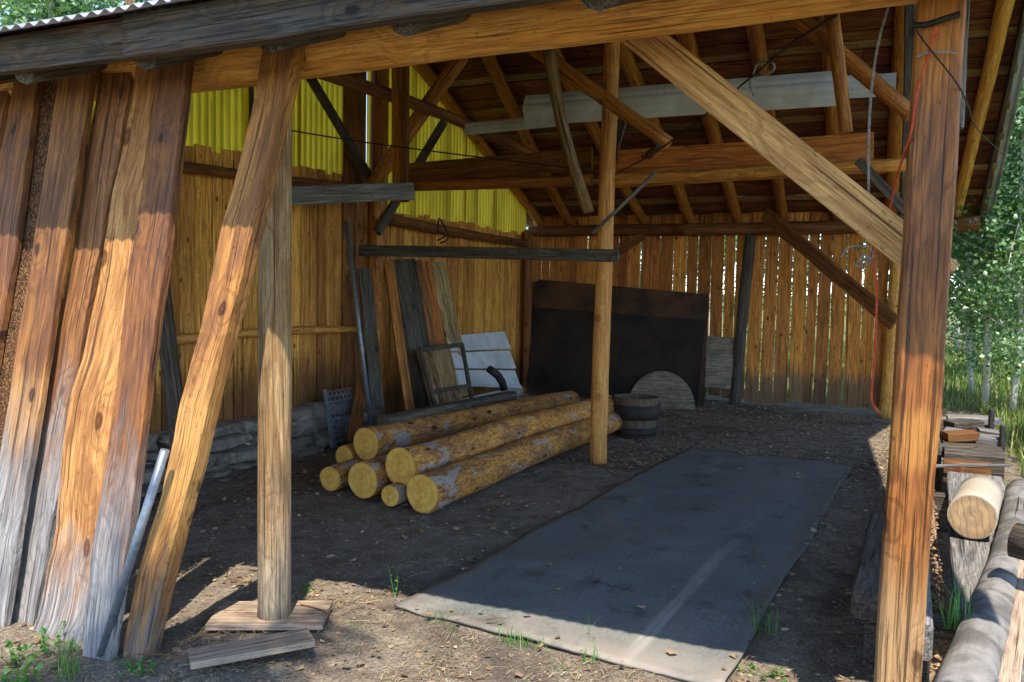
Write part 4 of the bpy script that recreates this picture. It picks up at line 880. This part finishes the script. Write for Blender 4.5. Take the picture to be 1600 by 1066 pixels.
for k in range(15000):
    if k < 13500:
        x, y = rnd.uniform(-4.4, .6), rnd.uniform(1.6, 3.75); f = mn.noise(V((x*1.6, y*1.6, 11)))
        if f < -.02 and rnd.random() < .8: continue
        if rnd.random() > 1.3-abs(y-3.05)*.8: continue
        if x > -2.2 and y > 3.42+.0*x and x < -.6: continue
    else: x, y = rnd.uniform(-5, 0), rnd.uniform(3.7, 11)
    c = V((x, y, gh(x, y)+.006+rnd.random()*.012)); a = rnd.uniform(0, 3.14); L_ = rnd.uniform(.012, .06)*(1 if rnd.random() < .93 else 2.2); d = V((math.cos(a), math.sin(a), rnd.uniform(-.06, .1))); u = V((-d.y, d.x, .3)).normalized()*rnd.uniform(.0006, .0017)
    m = c+d*L_*.5+V((0, 0, rnd.uniform(0, .01))); e = c+d*L_+V((rnd.uniform(-.01, .01), rnd.uniform(-.01, .01), 0)); vr = rnd.random()
    b.tri([c-u, c+u, m+u, m-u], vr); b.tri([m-u, m+u, e+u, e-u], vr)
o = b.build('straw', M['straw']); thing(o, 'dry straw and broken stems strewn over the front dirt', 'straw', kind='stuff')
b = MB()
for k in range(6500):
    if k < 700: x, y, z = rnd.gauss(.175, .025), rnd.uniform(3.3, 7.2), None
    else: x, y, z = rnd.uniform(-4.8, .5), 1.6+9.5*rnd.random()**1.5, None
    s_ = rnd.uniform(.006, .02) if k < 700 else rnd.uniform(.004, .011); z = (.14+.08*rnd.random()) if k < 700 else gh(x, y)
    if k >= 700 and -2.35 < x < -.4 and 3.4 < y < 8.9: continue
    o_ = len(b.v); q = [V((x, y, z))+V((sx*s_*rnd.uniform(.4, 1), sy*s_*rnd.uniform(.4, 1), sz*s_*.6)) for sx, sy, sz in ((-1, -1, 0), (1, -1, 0), (1, 1, 0), (-1, 1, 0), (0, 0, 1), (0, 0, -.6))]
    b.v += [tuple(p) for p in q]; b.gc += [tuple(p) for p in q]; b.f += [(o_, o_+1, o_+4), (o_+1, o_+2, o_+4), (o_+2, o_+3, o_+4), (o_+3, o_, o_+4), (o_+1, o_, o_+5), (o_+2, o_+1, o_+5), (o_+3, o_+2, o_+5), (o_, o_+3, o_+5)]; b.vr += [rnd.random()]*8
o = b.build('wood_chips', M['chip']); thing(o, 'bark chips and pebbles filling the slot beside the timbers and dotting the dirt', 'chips', kind='stuff')
b = MB(); b.beam((.175, 3.3, .08), (.185, 7.2, .08), .08, .1, (1, 0, 0)); solo(b, 'chip_bed', M['dirtplank'], (.18, 3.3, .05), 'dirt filled batten under the bark chips between the timbers', 'batten')
# twigs
for px1, py1, px2, py2, lab in ((760, 968, 790, 966, 'small brown twig on the sunlit corner of the mat'), (470, 945, 520, 962, 'thin twig beside the footing board'), (215, 1022, 285, 1028, 'twig in front of the lone leaning beam'), (940, 822, 965, 826, 'dark twig in the middle of the mat')):
    A, Bq = pt(px1, py1, Z=.035), pt(px2, py2, Z=.035); solo(MB().path([A, A.lerp(Bq, .5)+V((.004, .01, .004)), Bq], .004, 5, r2=.002), 'twig', M['log_d'], A, lab, 'twig', 'twigs on the ground')
# small plants
def tuft(px, py, n, h, lab, w=.0022, z=0, cat='grass tuft', mat='weed', sp=.04):
    p = pt(px, py, Z=z); b = MB()
    if z == 0: p.z = gh(p.x, p.y)
    for k in range(n): blade(b, p+V((rnd.gauss(0, sp), rnd.gauss(0, sp*.6), 0)), h*rnd.uniform(.4, 1.1), rnd.uniform(.1, .9), w, rnd.random())
    solo(b, 'grass_tuft', M[mat], p, lab, cat, 'green tufts in the dirt')
def herb(px, py, n, h, ls, lab, sp=.06):
    p = pt(px, py, Z=0); p.z = gh(p.x, p.y); b = MB(); root = empty('weed', p, lab, 'weed', 'leafy weeds in the dirt'); s_ = MB()
    for k in range(n):
        q = p+V((rnd.gauss(0, sp), rnd.gauss(0, sp*.7), 0)); a = h*rnd.uniform(.3, 1); t = q+V((rnd.gauss(0, .02), rnd.gauss(0, .02), a)); s_.path([p.lerp(q, .5), q.lerp(t, .5)+V((.005, 0, 0)), t], .0018, 4, r2=.001)
        for j in range(4): leafquad(b, q.lerp(t, .35+.2*j), ls*rnd.uniform(.6, 1.2), V((0, 0, 1)), rv()+V((0, 0, .2)), rnd.random())
    part(b, 'leaves', M['weed'], root); part(s_, 'stem', M['weed'], root)
tuft(685, 968, 16, .09, 'grass tuft at the left end of the mat front edge'); tuft(712, 980, 10, .08, 'second tuft along the mat front edge')
tuft(792, 1000, 22, .09, 'dense tuft where the mat edge meets the dirt'); tuft(822, 1008, 22, .07, 'tuft just right of the dense one by the mat'); tuft(925, 1030, 18, .09, 'tuft in the straw below the sunlit mat')
tuft(920, 1000, 5, .16, 'thin tall grass stems on the mat edge', .0014); tuft(1192, 990, 26, .16, 'long bending grass tuft at the right mat edge', .002); tuft(870, 1040, 14, .06, 'short tuft at the bottom below the mat')
tuft(1500, 985, 24, .20, 'long green grass arching over the silver log', .003, z=.33, sp=.03); tuft(1384, 645, 30, .2, 'grass at the foot of the yellow back corner post')
tuft(105, 1050, 20, .26, 'tall grass stems in front of the silver feet of the boards', .002); tuft(100, 1040, 12, .12, 'small tuft below the tall grass stems'); tuft(565, 975, 8, .05, 'little tuft in the front dirt shade')
herb(618, 928, 3, .17, .018, 'single upright weed by the mat corner', .006); herb(487, 918, 4, .07, .02, 'small green sprig beside the round front post', .015)
herb(222, 1046, 16, .05, .022, 'low clover patch in front of the lone beam'); herb(30, 1022, 12, .13, .035, 'leafy weed at the bottom left corner'); herb(20, 1060, 10, .1, .035, 'second leafy weed at the very bottom left')
herb(92, 1008, 7, .1, .025, 'weed at the foot of the honey coloured board'); herb(1180, 628, 16, .3, .04, 'green weed growing through the foot of the back wall', .1); herb(1200, 1052, 10, .05, .02, 'flat weed at the bottom right of the mat')
tree(2, -.5, -1.9, 'aspen standing behind the viewpoint, its shade dappling the front dirt', .95, 2.0, 'aspen behind the viewpoint')
herb(480, 905+60, 5, .03, .02, 'tiny sprig on the footing board');
